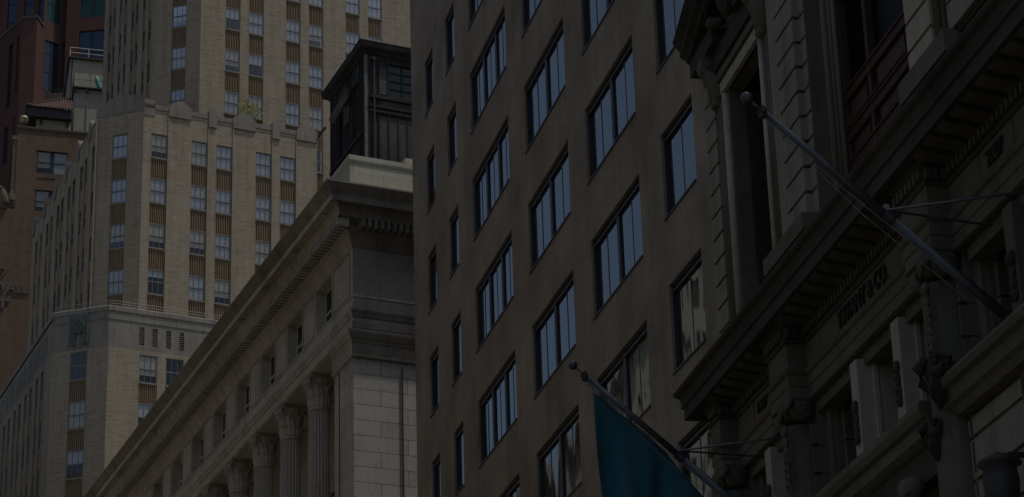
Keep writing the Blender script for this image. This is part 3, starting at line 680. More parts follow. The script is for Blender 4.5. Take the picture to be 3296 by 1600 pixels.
grid_window(W, f2, 2.55, 3.55, 5.2, 8.0, -.12, 2, 4, 'W_black', 'W_glass'); grid_window(W, f2, .95, 1.75, 5.3, 7.9, -.12, 2, 4, 'W_black', 'W_glass')
mb = MB(); p = [f2.pt(1.5, .25, 7.3), f2.pt(3.4, .3, 6.9), f2.pt(3.9, .35, 7.35), f2.pt(2.2, .12, 8.1)]
mb.poly(p); mb.poly([q+Vector((0, .03, .01)) for q in p]); mb.poly([f2.pt(2.0, .06, 6.4), f2.pt(2.35, .2, 6.3), f2.pt(2.1, .3, 8.0), f2.pt(1.8, .1, 8.0)])
mb.tube([f2.pt(4.5, .3, 7.3), f2.pt(4.75, .5, 7.05), f2.pt(4.9, .6, 6.75)], [.06, .05, .02], 5)
mb.build('loose_board', paint('mouldy_board', (.09, .085, .05, 1), .9), W)
# half dome roof vent
vt = thing('roof_vent', FC.w(9, -6.2, 49.2), FC.az, 'dark rounded vent cowl on the roof of the black penthouse next to the brown wall', 'roof vent')
mb = MB(); mb.lathe([(.3, 0), (.3, .8), (.75, .85), (.7, 1.0), (.5, 1.15), (.2, 1.25), (.02, 1.27)], 0, 0, 18); mb.build('cowl', 'iron', vt)

# ================================================================== 4. BROWN RENDERED BUILDING
Gb = thing('brown_building', FG.w(0, 0), FG.az, 'plain brown rendered building with metal windows, between columned building and ornate facade', 'office building')
gS = Seg((0, 0), (30.85, 0)); gE = Seg((30.85, 0), (30.85, -26)); gN = Seg((0, -26), (0, 0))
gw = MB(); rows = [21.55+3.93*k for k in range(-2, 6)]
cols = [(27.2, 28.52, 1, 'n'), (23.82, 25.18, 1, 'n'), (17.08, 21.78, 3, 'w'), (10.88, 15.18, 2, 'w'), (5.0, 9.18, 2, 'w'), (1.02, 3.27, 1, 's')]
def rowtop(ci, z): return z+(.17, .1, .0, -.07, -.03, .12)[ci]
gops = []
for ci, (a, b, n, kd) in enumerate(cols):
    for z in rows: gops.append((a, b, rowtop(ci, z)-2.22, rowtop(ci, z), .19))
gS.grid(gw, 0, 30.85, 0, 47.6, gops); gE.grid(gw, 0, 26, 0, 47.6, []); gN.grid(gw, 0, 26, 0, 47.6, [])
gw.poly([(0, 0, 47.6), (30.85, 0, 47.6), (30.85, -26, 47.6), (0, -26, 47.6)]); gw.quad((0, -26, 0), (30.85, -26, 0), (30.85, -26, 47.6), (0, -26, 47.6))
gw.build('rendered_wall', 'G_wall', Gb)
def gwin(a, b, n):
    w, h = b-a, 2.22; D = -.12; fr = MB(); t = .07
    fr.box(0, t, D-.06, D+.05, 0, h); fr.box(w-t, w, D-.06, D+.05, 0, h); fr.box(t, w-t, D-.06, D+.05, 0, t*.8); fr.box(t, w-t, D-.06, D+.05, h-t, h)
    fr.box(t, w-t, D-.03, D+.05, h-.2, h-.13)
    u = w/n
    for k in range(1, n): fr.box(k*u-.09, k*u+.05, D-.08, D+.03, 0, h)
    o = fr.build('window', 'G_frame', link=False)
    kids = []
    mb = MB()
    for k in range(n):
        x = (k+.5)*u; mb.box(x-.015, x+.015, D-.03, D+.0, .06, h-.08) if n > 1 or w > 2 else None
        if k < n-1: mb.box((k+1)*u+.05, (k+1)*u+.09, D-.02, D+.035, .02, h-.02)
    mb.box(.07, .12, D-.02, D+.07, .05, h-.07)
    kids.append(mb.build('mullion', 'G_bar', link=False))
    mb = MB(); mb.box(-.0, w, -.03, .035, -.05, -.0); kids.append(mb.build('sill', 'G_frame', link=False))
    for k in range(n):
        mb = MB(); x0, x1 = k*u+(.07 if k == 0 else .09), (k+.5)*u
        tw = random.uniform(-.004, .004)
        mb.quad((x0, D-.012, .05), (x1, D-.012+tw, .05), (x1, D-.012+tw, h-.08), (x0, D-.012, h-.08))
        tw = random.uniform(-.004, .004)
        mb.quad((x1, D-.02, .05), (x1+u/2-.08, D-.02+tw, .05), (x1+u/2-.08, D-.02+tw, h-.08), (x1, D-.02, h-.08))
        kids.append(mb.build('pane', 'G_glass', link=False))
    return o, kids
for ci, (a, b, n, kd) in enumerate(cols):
    o, kids = gwin(a, b, n)
    for z in rows:
        c = o.copy(); COL.objects.link(c); c.parent = Gb; gS.place(c, a, 0, rowtop(ci, z)-2.22)
        c.rotation_euler = (0, 0, random.uniform(-.0006, .0006))
        for k in kids: q = k.copy(); COL.objects.link(q); q.parent = c

# ================================================================== 5. ORNATE STONE BUILDING (right)
T = thing('ornate_building', FT.w(0, 0), FT.az, 'soot-dark ornate stone facade with heavy cornice, scroll capitals and shop lettering, nearest on the right', 'shop building')
XN, XF = -14.0, 6.12
tS = Seg((XN, 0), (XF, 0)); 
def X(x): return x-XN
tw_ = MB(); rec = MB(); blk = MB()
def pc(name, mat, *a): m_ = MB(); m_.box(*a); return m_.build(name, mat, T)
# upper storey: wall with two big openings
up = [(X(2.43), X(4.62), 19.0, 24.35, .36), (X(-5.03), X(-.16), 18.7, 27.5, .66), (X(-11.5), X(-8.2), 18.7, 27.5, .66)]
tS.grid(tw_, 0, tS.L, 17.2, 32, up)
for a, b, c, d, r in up: blk.quad(tS.pt(a, -r-.9, c), tS.pt(b, -r-.9, c), tS.pt(b, -r-.9, d), tS.pt(a, -r-.9, d))
tw_.quad((XF, 0, 0), (XF, -24, 0), (XF, -24, 32), (XF, 0, 32)); tw_.quad((XN, 0, 0), (XN, -24, 0), (XN, -24, 32), (XN, 0, 32)); tw_.quad((XN, -24, 0), (XF, -24, 0), (XF, -24, 32), (XN, -24, 32))
tw_.quad((XN, -24, 32), (XF, -24, 32), (XF, 0, 32), (XN, 0, 32))
# inner reveals of the first window
for a, b in ((2.43, 2.47), (4.58, 4.62)): rec.box(a, b, -1.26, -.36, 19.0, 24.35)
# rusticated blocks: courses with open joints
def rust(mb, x0, x1, y0, y1, z0, z1, pitch=.545, gap=.075, zoff=0.0):
    z = z0+zoff
    while z < z1-.05:
        mb.box(x0, x1, y0, y1, max(z0, z), min(z1, z+pitch-gap)); z += pitch
for x0_, x1_, y_ in ((5.36, 6.10, .06), (.17, 1.18, .06), (-.10, .17, .004), (-6.05, -5.05, .04), (-8.1, -6.7, .04)): pc('joint_backing', 'T_dark', x0_, x1_-.02, 0, y_, 19.2, 31.8)  # dark strips that paint the shade inside the open joints
rus = MB(); rust(rus, 5.36, 6.10, .002, .10, 18.6, 31.8); rus.build('rusticated_strip', 'T_mid', T); rus = MB()
rust(rus, .15, 1.20, .002, .15, 19.2, 31.8); rust(rus, -.13, .15, -.30, .012, 19.2, 31.8); rus.box(1.2, 1.66, .002, .12, 19.2, 31.8)
rus.build('rusticated_pier', 'T_mid', T); rus = MB(); rust(rus, -8.1, -6.7, .002, .12, 19.3, 31.8); rus.build('rusticated_pier', 'T_mid', T); rus = MB(); rust(rus, -6.05, -5.05, .002, .12, 19.3, 31.8); rus.build('rusticated_pier', 'T_light', T)
tw_.box(.03, .7, -.6, -.03, 19.0, 31.9); tw_.box(5.4, 6.1, -.1, .03, 18.6, 31.9)
# roll mouldings round the openings
def roll(mb, x, y, z0, z1, r=.12): mb.tube([(x, y, z0), (x, y, z1)], r, 12)
for x, y, r, m in ((-.09, -.40, .10, 'T_mid'), (-.12, -.51, .06, 'T_mid'), (-.15, -.61, .06, 'T_mid'), (4.78, .03, .09, 'T_light'), (5.02, .05, .07, 'T_stone'), (5.2, .03, .08, 'T_stone'), (2.28, .03, .09, 'T_light'), (2.05, .05, .07, 'T_stone'), (1.86, .03, .08, 'T_stone'), (-6.2, .02, .1, 'T_stone'), (-6.4, .0, .07, 'T_stone'), (-5.02, -.2, .07, 'T_light')):
    m_ = MB(); roll(m_, x, y, 18.9, 24.3 if x > 1.8 else 31.8, r); m_.build('roll_moulding', m, T, True)
# window one: lintel, consoles, broken hood
pc('lintel', 'T_light', 1.75, 5.3, -.05, .10, 24.35, 24.62); pc('lintel', 'T_stone', 1.7, 5.4, -.02, .16, 24.66, 24.85); pc('window_frieze', 'T_dark', 1.6, 5.5, .0, .22, 24.9, 25.35)
hood = [(-.05, 25.7), (.45, 25.7), (.5, 25.78), (.62, 25.86), (.62, 26.0), (.72, 26.12), (.78, 26.2), (-.05, 26.2)]
def hoodrun(mb, xa, za, xb, zb):
    mb.rings([[(xa, q, z+za) for q, z in hood], [(xb, q, z+zb) for q, z in hood]])
for a_ in ((6.05, 0, 4.4, .75), (2.9, .75, 1.2, 0)): m_ = MB(); hoodrun(m_, *a_); m_.build('broken_pediment', 'T_dark', T)
pc('pediment_block', 'T_dark', 4.4, 6.05, .0, .4, 25.35, 25.75); pc('pediment_block', 'T_dark', 1.2, 2.9, 0, .4, 25.35, 25.75)
def scroll(mb, x, y, z, r, w=.28, turns=2.2, axis='x', h=1.0):
    """spiral volute band with a tapering tail, faces along x"""
    pts = []
    for j in range(26):
        t = j/25*turns*2*PI; rr = r*(1-j/30); pts.append((y+rr*math.cos(PI/2-t), z+rr*math.sin(PI/2-t)))
    mb.rings([[(x-w/2, a, b) for a, b in [(y+r*math.cos(k*PI/9), z+r*math.sin(k*PI/9)) for k in range(18)]], [(x+w/2, a, b) for a, b in [(y+r*math.cos(k*PI/9), z+r*math.sin(k*PI/9)) for k in range(18)]]])
    for sx_ in (-1, 1): mb.tube([(x+sx_*w/2, a, b) for a, b in pts], [.022*(1-j/40)*r/.3+.004 for j in range(26)], 5)
def console(mb, x, y, ztop, h, w=.3, r=.22):
    scroll(mb, x, y+r, ztop-r, r, w); scroll(mb, x, y+r*.45, ztop-h+r*.5, r*.5, w*.8, 1.5)
    prof = [(y, ztop-2*r), (y+r*1.7, ztop-r*1.5), (y+r*1.1, ztop-h*.55), (y+r*.75, ztop-h+r*.6), (y, ztop-h+r*.4)]
    mb.rings([[(x-w/2, a, b) for a, b in prof], [(x+w/2, a, b) for a, b in prof]])
for x_ in (5.15, 1.95): cons = MB(); console(cons, x_, .0, 25.4, 1.25, .42, .24); cons.build('window_console', 'T_stone', T, True)
# carved cartouche inside the broken hood
ct = MB(); ct.ball((3.65, .25, 26.1), .42, 14, 10, .8, .55, 1.15)
for s_ in (-1, 1):
    ct.tube([(3.65+s_*.25, .3, 25.6), (3.65+s_*.75, .4, 25.8), (3.65+s_*.85, .45, 26.25), (3.65+s_*.5, .4, 26.5), (3.65+s_*.55, .4, 26.2)], [.1, .14, .12, .08, .05], 8)
    ct.tube([(3.65, .35, 26.6), (3.65+s_*.3, .45, 26.95), (3.65+s_*.65, .35, 26.8)], [.12, .1, .05], 8)
ct.build('cartouche', 'T_dark', T, True)
# plinth blocks and blocking course standing on the cornice
for a_, m_ in (((.0, 2.35, -.1, .32, 18.85, 19.2), 'T_stone'), ((.1, 2.25, -.1, .22, 17.95, 18.85), 'T_dark'), ((5.2, 6.3, -.1, .34, 18.25, 18.6), 'T_stone'), ((5.3, 6.2, -.1, .26, 17.95, 18.25), 'T_dark'),
               ((-6.9, -4.95, -.1, .32, 18.85, 19.25), 'T_stone'), ((-6.8, -5.1, -.1, .22, 17.95, 18.85), 'T_dark')): pc('plinth_block', m_, *a_)
pc('blocking_course', 'T_dark', -4.95, 0, -.3, .08, 17.95, 18.6); pc('blocking_course', 'T_stone', -4.95, 0, -.3, .14, 18.6, 18.72); pc('blocking_course', 'T_stone', 2.35, 5.2, -.4, .05, 17.95, 18.9)
# wreath carving on the plinth and pierced iron cresting beside it
wr = MB()
for cx_ in (1.6, 1.0, .4, -.2, -.8, -1.5, -2.3, -3.1, -3.9):
    pts = [(cx_+.2*math.cos(t*PI/6), .30, 18.38+.2*math.sin(t*PI/6)) for t in range(13)]; wr.tube(pts, .055, 6)
wr.build('carved_wreath', 'T_dark', T, True)
cre = MB()
for k in range(7):
    x = 2.7+k*.36; cre.tube([(x, .42, 17.95), (x+.02, .44, 18.2), (x-.1, .45, 18.42), (x+.08, .45, 18.55), (x+.14, .44, 18.4)], [.03, .03, .028, .022, .012], 5); cre.tube([(x+.18, .42, 17.95), (x+.18, .44, 18.62)], [.025, .008], 5)
cre.box(2.6, 5.2, .41, .45, 17.98, 18.03); cre.build('iron_cresting', 'iron', T)
# timber window screens
def timber(x0, x1, z0, z1, y):
    mb = MB(); 
    for x in (x0+.08, x0+(x1-x0)*.33, x0+(x1-x0)*.72, x1-.08): mb.box(x-.07, x+.07, y-.08, y+.08, z0, z1)
    for z in (19.35, 20.1, 20.75, 21.6, 23.9, 26.2): mb.box(x0, x1, y-.07, y+.07, z-.07, z+.07); mb.box(x0, x1, y-.02, y+.11, z+.07, z+.11); mb.box(x0, x1, y-.02, y+.1, z-.15, z-.12)
    for k in range(int((x1-x0)/.11)): mb.box(x0+k*.11, x0+k*.11+.06, y+.05, y+.13, 20.88, 20.95)
    for a, b in ((x0+.2, x0+(x1-x0)*.30), (x0+(x1-x0)*.37, x0+(x1-x0)*.68), (x0+(x1-x0)*.76, x1-.2)):
        for c, d in ((18.75, 19.2), (19.5, 19.95), (20.25, 20.6), (20.98, 21.45)): mb.box(a, b, y-.04, y+.0, c, d); mb.box(a+.08, b-.08, y, y+.035, c+.07, d-.07)
    o = mb.build('window', 'wood', T); g = MB(); g.quad((x0, y-.06, 18.7), (x1, y-.06, 18.7), (x1, y-.06, z1), (x0, y-.06, z1)); g.build('pane', 'dim_glass', o); 
timber(-5.03, -.17, 18.7, 27.5, -.74); timber(-11.5, -8.2, 18.7, 27.5, -.62)
mb = MB()
for x in (2.55, 3.5, 4.5): mb.box(x-.06, x+.06, -1.0, -.9, 19, 24.3)
for z in (19.1, 21.4, 24.2): mb.box(2.43, 4.62, -1.0, -.9, z-.06, z+.06)
o = mb.build('window', 'wood', T); g = MB(); g.quad((2.43, -.96, 19), (4.62, -.96, 19), (4.62, -.96, 24.3), (2.43, -.96, 24.3)); g.build('pane', 'dim_glass', o)
# main cornice with ressauts over the capitals
RS = [(-5.84, -4.74), (1.16, 2.26), (5.51, 6.12), (-13.0, -11.9)]
def stepped(d):
    """plan path (near to far) that breaks forward by d over each capital"""
    p = [(XN, 0)]
    for a, b in sorted(RS):
        p += [(a, 0), (a, d)]; 
        if b < 6.1: p += [(b, d), (b, 0)]
        else: p += [(XF, d), (XF, -2)]
    return p
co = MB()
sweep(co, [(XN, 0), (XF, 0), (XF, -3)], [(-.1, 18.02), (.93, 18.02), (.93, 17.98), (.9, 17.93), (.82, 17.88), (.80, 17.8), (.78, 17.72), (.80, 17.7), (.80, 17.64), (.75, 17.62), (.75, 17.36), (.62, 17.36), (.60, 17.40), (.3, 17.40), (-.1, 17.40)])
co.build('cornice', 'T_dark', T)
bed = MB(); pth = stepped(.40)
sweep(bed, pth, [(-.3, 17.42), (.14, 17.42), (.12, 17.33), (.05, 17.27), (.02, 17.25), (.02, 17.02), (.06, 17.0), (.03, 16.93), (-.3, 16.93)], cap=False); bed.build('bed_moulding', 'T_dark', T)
dn = MB(); md_ = MB()
last = None
for k in range(116):
    x = XN+.1+k*.172
    y = .02
    for a, b in RS:
        if a-.04 < x < b: y = .42
    if last is not None and y != last: dn.build('dentil_row', 'T_soot', T); dn = MB()
    last = y
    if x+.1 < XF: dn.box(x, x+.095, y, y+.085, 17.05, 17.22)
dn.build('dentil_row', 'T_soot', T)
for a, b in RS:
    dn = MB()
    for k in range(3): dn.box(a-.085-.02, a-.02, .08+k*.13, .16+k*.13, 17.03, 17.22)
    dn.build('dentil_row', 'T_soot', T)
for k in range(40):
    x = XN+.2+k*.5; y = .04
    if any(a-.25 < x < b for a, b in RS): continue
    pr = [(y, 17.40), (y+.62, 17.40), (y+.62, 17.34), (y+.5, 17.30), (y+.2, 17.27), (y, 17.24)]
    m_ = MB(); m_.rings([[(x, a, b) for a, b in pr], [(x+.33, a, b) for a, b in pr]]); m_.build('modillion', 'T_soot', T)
# frieze, architrave
fr = MB(); sweep(fr, pth, [(-.3, 16.93), (.0, 16.93), (.0, 16.36), (-.3, 16.36)], cap=False); fr.build('frieze', 'T_stone', T)
ar = MB(); sweep(ar, pth, [(-.3, 16.40), (.07, 16.40), (.10, 16.36), (.07, 16.30), (.02, 16.27), (.02, 16.06), (.0, 16.05), (.0, 15.86), (.03, 15.85), (.03, 15.80), (-.02, 15.78), (-.3, 15.78)], cap=False); ar.build('architrave', 'T_stone', T)
tw_.box(XN, XF, -1.6, -.02, 15.86, 17.4)
jt = MB()
for x in (.35, -.62, -1.75, -2.9, -4.05, 3.0, 4.4, -7.05, -8.3): jt.box(x-.008, x+.008, .0, .006, 16.4, 16.95)
jt.build('frieze_joint', 'T_letter', T)
rotT = PI  # letters read from the street side
def lettering(txt, x_start, x_end, z0, z1, bold=.004):
    o = text_mesh('lettering', txt, 1.0, 'T_letter', T, .025, 1, bold)
    xs = [v.co.x for v in o.data.vertices]; ys = [v.co.y for v in o.data.vertices]
    sx_ = (x_start-x_end)/(max(xs)-min(xs)); sy_ = (z1-z0)/(max(ys)-min(ys))
    o.scale = (sx_, sy_, 1); o.rotation_euler = (PI/2, 0, PI); o.location = (x_start+min(xs)*sx_, .03, z0-min(ys)*sy_)
    # serifs: small feet and heads under and over the stems
    return o
lettering('TIFFANY & CO.', -.66, -3.12, 16.49, 16.83); lettering('1907', 4.07, 3.5, 16.55, 16.79); lettering('2007', -7.37, -7.95, 16.53, 16.80)
# engaged columns with scroll capitals, pilasters with carved drops
def capital(x, y=.16, z=15.63):
    mb = MB(); 
    scroll(mb, x+.12, y+.02, z, .235, .24, 2.4); scroll(mb, x+.86, y+.02, z, .235, .2, 2.4)
    mb.box(x+.2, x+.8, -.1, y+.2, z-.05, z+.16); 
    mb.tube([(x-.02, y+.22, z+.12), (x-.05, y+.34, z+.02), (x-.05, y+.36, z-.16), (x-.02, y+.3, z-.3)], [.06, .09, .07, .03], 8)
    mb.tube([(x+.2, y+.25, z+.1), (x+.25, y+.36, z-.05), (x+.3, y+.34, z-.25)], [.06, .08, .04], 8)
    return mb.build('capital', 'T_stone', T, True)
def drop(name, x, y, z0, z1, mat='T_dark', w=.16):
    """carved festoon hanging down a pier: overlapping husks and fruit"""
    mb = MB(); z = z1; k = 0
    while z > z0:
        r = w*(.55+.45*math.sin(k*1.7)**2)*(.6+.4*(z-z0)/(z1-z0)); mb.ball((x+random.uniform(-.03, .03), y+random.uniform(-.02, .03), z), r, 8, 6, 1, .8, 1.2)
        if k % 2 == 0:
            for s_ in (-1, 1): mb.tube([(x, y, z+.03), (x+s_*r*1.2, y+.02, z), (x+s_*r*1.5, y, z-.12)], [.03, .035, .01], 5)
        z -= r*1.5; k += 1
    return mb.build(name, mat, T, True)
PC = [-5.84, 1.16, 5.25, -12.9]
for x in PC:
    capital(x)
    cl = MB(); cl.box(x+.02, x+.98, -.3, .40, 15.84, 15.90)
    # shaft, banded
    cl.tube([(x+.5, .04, 8.0), (x+.5, .04, 15.35)], [.40, .36], 20); cl.build('engaged_column', 'T_stone', T, True)
    bk = MB(); rust(bk, x-.02, x+.06, -.40, .02, 9, 15.3, .58, .06, .1); bk.box(x+.0, x+1.0, -1.2, -.12, 0, 15.86)
    bk.box(x-.30, x+.0, -.62, -.38, 0, 15.84); bk.box(x-.26, x+.0, -.38, -.28, 0, 15.8)
    rust(bk, x-.42, x-.30, -1.2, -.50, 0, 15.84, .62, .035, .0); bk.build('pier', 'T_stone', T)
    drop('carved_drop', x+.22, .47, 14.1, 15.25, 'T_stone', .10)
# grotesque masks with long beards under the capitals
def mask(x, y, z, s=1.0, mat='T_dark'):
    mb = MB(); mb.ball((x, y, z), .2*s, 16, 12, .9, 1.0, 1.15)
    mb.ball((x-.12*s, y+.08*s, z-.06*s), .10*s, 10, 8, 1.1, 1, .8)                       # muzzle
    for q in (-1, 1):
        mb.ball((x-.15*s, y+.03*s+q*.08*s, z+.06*s), .045*s, 8, 6); mb.tube([(x-.17*s, y+.03*s+q*.03*s, z+.12*s), (x-.15*s, y+.03*s+q*.14*s, z+.12*s)], .025*s, 6)
        mb.tube([(x, y+q*.17*s, z+.1*s), (x+.02, y+q*.26*s, z+.0), (x, y+q*.24*s, z-.2*s), (x-.02, y+q*.15*s, z-.32*s)], [.08*s, .08*s, .06*s, .02*s], 8)
    mb.ball((x-.2*s, y+.06*s, z-.0*s), .035*s, 8, 6)
    for j in range(7):
        a = -.9+j*.3; mb.tube([(x-.08*s, y+.05*s+a*.1*s, z-.12*s), (x-.08*s, y+.05*s+a*.13*s, z-.3*s), (x-.04*s, y+.05*s+a*.09*s, z-.48*s-.06*s*math.cos(a*3))], [.045*s, .04*s, .01*s], 6)
    return mb.build('lion_mask', mat, T, True)
mask(-5.7, .42, 13.75, 1.3); mask(-5.35, .40, 12.85, 1.0); mask(1.3, .38, 13.6, 1.1)
# window bays between the piers: mullions, lintels, dark glazing
def bay(x0, x1, muls):
    lt_ = MB(); lt_.box(x0, x1, -.5, -.14, 15.55, 15.86); lt_.box(x0, x1, -1.3, -.5, 15.72, 15.80); lt_.build('lintel', 'T_stone', T)
    gl = MB(); gl.quad((x0, -1.25, 5), (x1, -1.25, 5), (x1, -1.25, 15.8), (x0, -1.25, 15.8)); gl.build('window_glass', 'dim_glass', T)
    for x in muls:
        m = MB(); m.box(x-.0, x+.34, -.28, .02, 12.5, 15.66); m.box(x-.06, x+.40, -.95, -.28, 5, 15.72); m.box(x-.10, x+.44, -.34, -.26, 5, 15.72)
        m.build('mullion', 'T_light' if x > -7 else 'T_stone', T)  # paler stone puts bounced light into the mullion colour
        drop('carved_drop', x+.17, .04, 14.05, 14.85, 'T_dark', .11)
        fr_ = MB()
        for a in (x+.42, x-.22): fr_.box(a, a+.12, -1.2, -1.02, 5, 15.6)
        fr_.box(x-.22, x+.5, -1.2, -1.05, 14.3, 14.4); fr_.build('window_frame', 'wood', T)
bay(-4.8, 1.16, [-3.35, -1.35]); bay(2.3, 5.3, [3.55]); bay(-12.0, -6.0, [-8.0, -10.2])
# balcony ledge below the middle bay, ledge on the right, rusticated base
bal = MB(); prf = [(-1.2, 13.46), (.50, 13.46), (.56, 13.42), (.57, 13.3), (.52, 13.2), (.5, 13.18), (.42, 13.16), (.42, 12.95), (.3, 12.88), (.12, 12.82), (-1.2, 12.82)]
bal.rings([[(-5.1, a, b) for a, b in prf], [(1.9, a, b) for a, b in prf]]); bal.build('balcony', 'T_stone', T)
under = MB(); under.box(-5.0, 1.8, -1.2, .25, 12.3, 12.83); under.box(-5.08, -4.6, -.2, .12, 11.2, 12.3)
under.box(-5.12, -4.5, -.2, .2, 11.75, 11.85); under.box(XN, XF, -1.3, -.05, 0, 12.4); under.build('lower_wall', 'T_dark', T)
ins_ = text_mesh('inscription', 'THE', .3, 'T_letter', T, .01); ins_.rotation_euler = (PI/2, 0, -PI/2); ins_.location = (-5.11, .22, 12.45); ins_.scale = (.75, .75, 1)
led = MB(); sweep(led, [(XN, .0), (-5.95, .0), (-5.95, -1)], [(-.9, 13.62), (.42, 13.62), (.5, 13.5), (.46, 13.4), (.36, 13.36), (.34, 13.15), (.26, 13.1), (.2, 12.98), (-.9, 12.9)]); led.build('ledge', 'T_stone', T)
rb = MB(); rust(rb, XN, -5.12, -.8, .02, 9.0, 12.9, .70, .07, .12); rb.box(XN, -5.2, -.9, -.05, 6, 13.0); rb.build('rusticated_wall', 'T_mid', T)
# carved figures over the shop entrance (heads and shoulders seen from below)
def figure(x, y, z, s, lean):
    mb = MB(); mb.ball((x, y+.08*s, z), .19*s, 16, 12, .85, 1, 1.2); mb.tube([(x-.05, y+.12*s, z-.02), (x-.17*s, y+.2*s, z-.07*s), (x-.16*s, y+.2*s, z-.13*s)], [.08*s, .05*s, .02*s], 8)
    mb.tube([(x, y, z-.15*s), (x+.05, y-.02, z-.4*s)], [.11*s, .14*s], 10)
    mb.tube([(x+.05, y-.35*s, z-.55*s), (x+.03, y, z-.38*s), (x+.05, y+.33*s, z-.55*s)], [.1*s, .17*s, .1*s], 10)
    mb.tube([(x+.05, y, z-.4*s), (x+.1, y, z-1.3*s)], [.26*s, .22*s], 12)
    mb.tube([(x+.05, y+.33*s, z-.55*s), (x-.12*s, y+.45*s, z-.8*s), (x-.35*s, y+.4*s, z-.62*s), (x-.42*s, y+.42*s, z-.42*s)], [.1*s, .085*s, .07*s, .03*s], 8)
    mb.ball((x+.03, y-.02, z+.08*s), .2*s, 14, 10, .9, 1.0, .9)
    return mb.build('carved_figure', 'T_stone', T, True)
figure(-4.35, .45, 12.15, 1.0, 0); figure(-3.0, .4, 12.0, .9, 0); figure(-.9, .35, 12.1, .9, 0)
tw_.build('wall', 'T_stone', T); rec.build('window_reveal', 'T_dark', T); blk.build('room_wall', 'room', T)
# security camera and lamp bracket bottom right
sc = thing('facade_lamp', FT.w(-7.75, .1, 11.2), FT.az, 'dark bracket lamp on the rusticated stone wall in the bottom right corner', 'wall lamp')
mb = MB(); mb.tube([(0, -.08, .45), (-.05, .3, .42), (-.1, .5, .3)], .05, 8); mb.build('bracket', 'iron', sc)
mb = MB(); mb.lathe([(.05, .42), (.30, .30), (.33, .24), (.24, .2), (.27, .0), (.25, -.35), (.16, -.5), (.05, -.56)], -.1, .5, 20); mb.build('lantern', 'iron', sc, True)

# ================================================================== 6. FLAGPOLES AND FLAG
def flagpole(x, label, group='flagpoles on the ornate facade'):
    t = thing('flagpole', FT.w(x, 0, 13.62), FT.az, label, 'flagpole', group)
    P = lambda s: Vector((0, .02+s*4.0, s*3.46))
    mb = MB(); mb.tube([P(0), P(.48)], [.082, .076], 16); mb.tube([P(.50), P(.955)], [.068, .05], 16); mb.build('pole', 'steel', t, True)
    mb = MB(); mb.tube([P(.475), P(.505)], .094, 12); mb.build('collar', 'iron', t); mb = MB(); mb.tube([P(.955), P(.972)], .08, 12); mb.ball(tuple(P(.965)+Vector((0, .0, -.09))), .06, 8, 6); mb.build('collar', 'iron', t)
    mb = MB(); mb.tube([P(.97), P(1.0)], .018, 6); mb.ball(tuple(P(1.02)), .095, 18, 12); mb.build('ball_finial', 'steel', t, True)
    q = P(.495)+Vector((0, 0, .1))
    mb = MB(); mb.box(-.05, .05, q.y-.03, q.y+.05, q.z-.06, q.z+.08); mb.build('clevis', 'rail', t)
    for e in ((-.6, .0, 1.98), (.62, .0, 1.98)):
        mb = MB(); mb.tube([q, Vector(e)], .021, 6); mb.build('strut', 'steel', t)
    mb = MB(); mb.tube([P(.96)+Vector((0, 0, -.09)), P(.7)+Vector((0, 0, -.17)), P(.5)+Vector((0, 0, -.14)), P(.1)+Vector((.0, 0, -.04))], .007, 4)
    mb.tube([P(.96)+Vector((0, 0, -.1)), P(.6)+Vector((0, 0, -.34)), P(.2)+Vector((0, 0, -.28))], .006, 4); mb.build('halyard', 'rail', t)
    mb = MB(); mb.box(-.14, .14, -.05, .05, -.2, .22); mb.tube([P(0), P(.06)], .12, 12); mb.build('bracket', 'iron', t)
    return t
flagpole(-7.85, 'bare grey flagpole with ball finial sloping up from the ornate facade, no flag on it')
flagpole(3.40, 'lower grey flagpole that carries the teal flag')
fl = thing('flag', FT.w(3.40, 3.7, 16.6), FT.az, 'plain teal flag hanging from the lower flagpole', 'flag')
mb = MB(); top = [(3.70, 16.60), (3.45, 16.42), (3.15, 16.17), (2.85, 15.95), (2.6, 15.76), (2.4, 15.57), (2.22, 15.40), (2.10, 15.22), (1.98, 15.05), (1.80, 14.82), (1.50, 14.47), (1.2, 14.1), (.95, 13.75)]
NS = 40; NTT = 30; grid_ = []
def lerp_list(L_, t): i = min(int(t*(len(L_)-1)), len(L_)-2); f = t*(len(L_)-1)-i; return tuple(L_[i][k]*(1-f)+L_[i+1][k]*f for k in (0, 1))
for i in range(NS+1):
    s_ = i/NS; a = lerp_list(top, s_); b = (3.45-1.55*s_, 11.9-.25*s_); row = []
    for j in range(NTT+1):
        t_ = j/NTT; y = a[0]*(1-t_)+b[0]*t_; z = a[1]*(1-t_)+b[1]*t_
        amp = .10*min(1, t_*3+.15); wx = amp*math.sin(s_*15+t_*2.2)+.05*min(1, t_*4)*math.sin(s_*31-t_*3.5)+.06*math.sin(t_*5+s_*3)
        row.append((wx, y-3.7+.02*math.sin(t_*6), z-16.6))
    grid_.append(row)
mb.rings(grid_, cap=False, closed=False); fo = mb.build('cloth', 'flag', fl, True)
sm = fo.modifiers.new('thickness', 'SOLIDIFY'); sm.thickness = .008
mb = MB(); mb.tube([(0, .28, .34), (0, .05, .1), (0, .0, .0)], .012, 5); mb.ball((0, .1, .15), .035, 8, 6); mb.build('snap_hook', 'rail', fl)

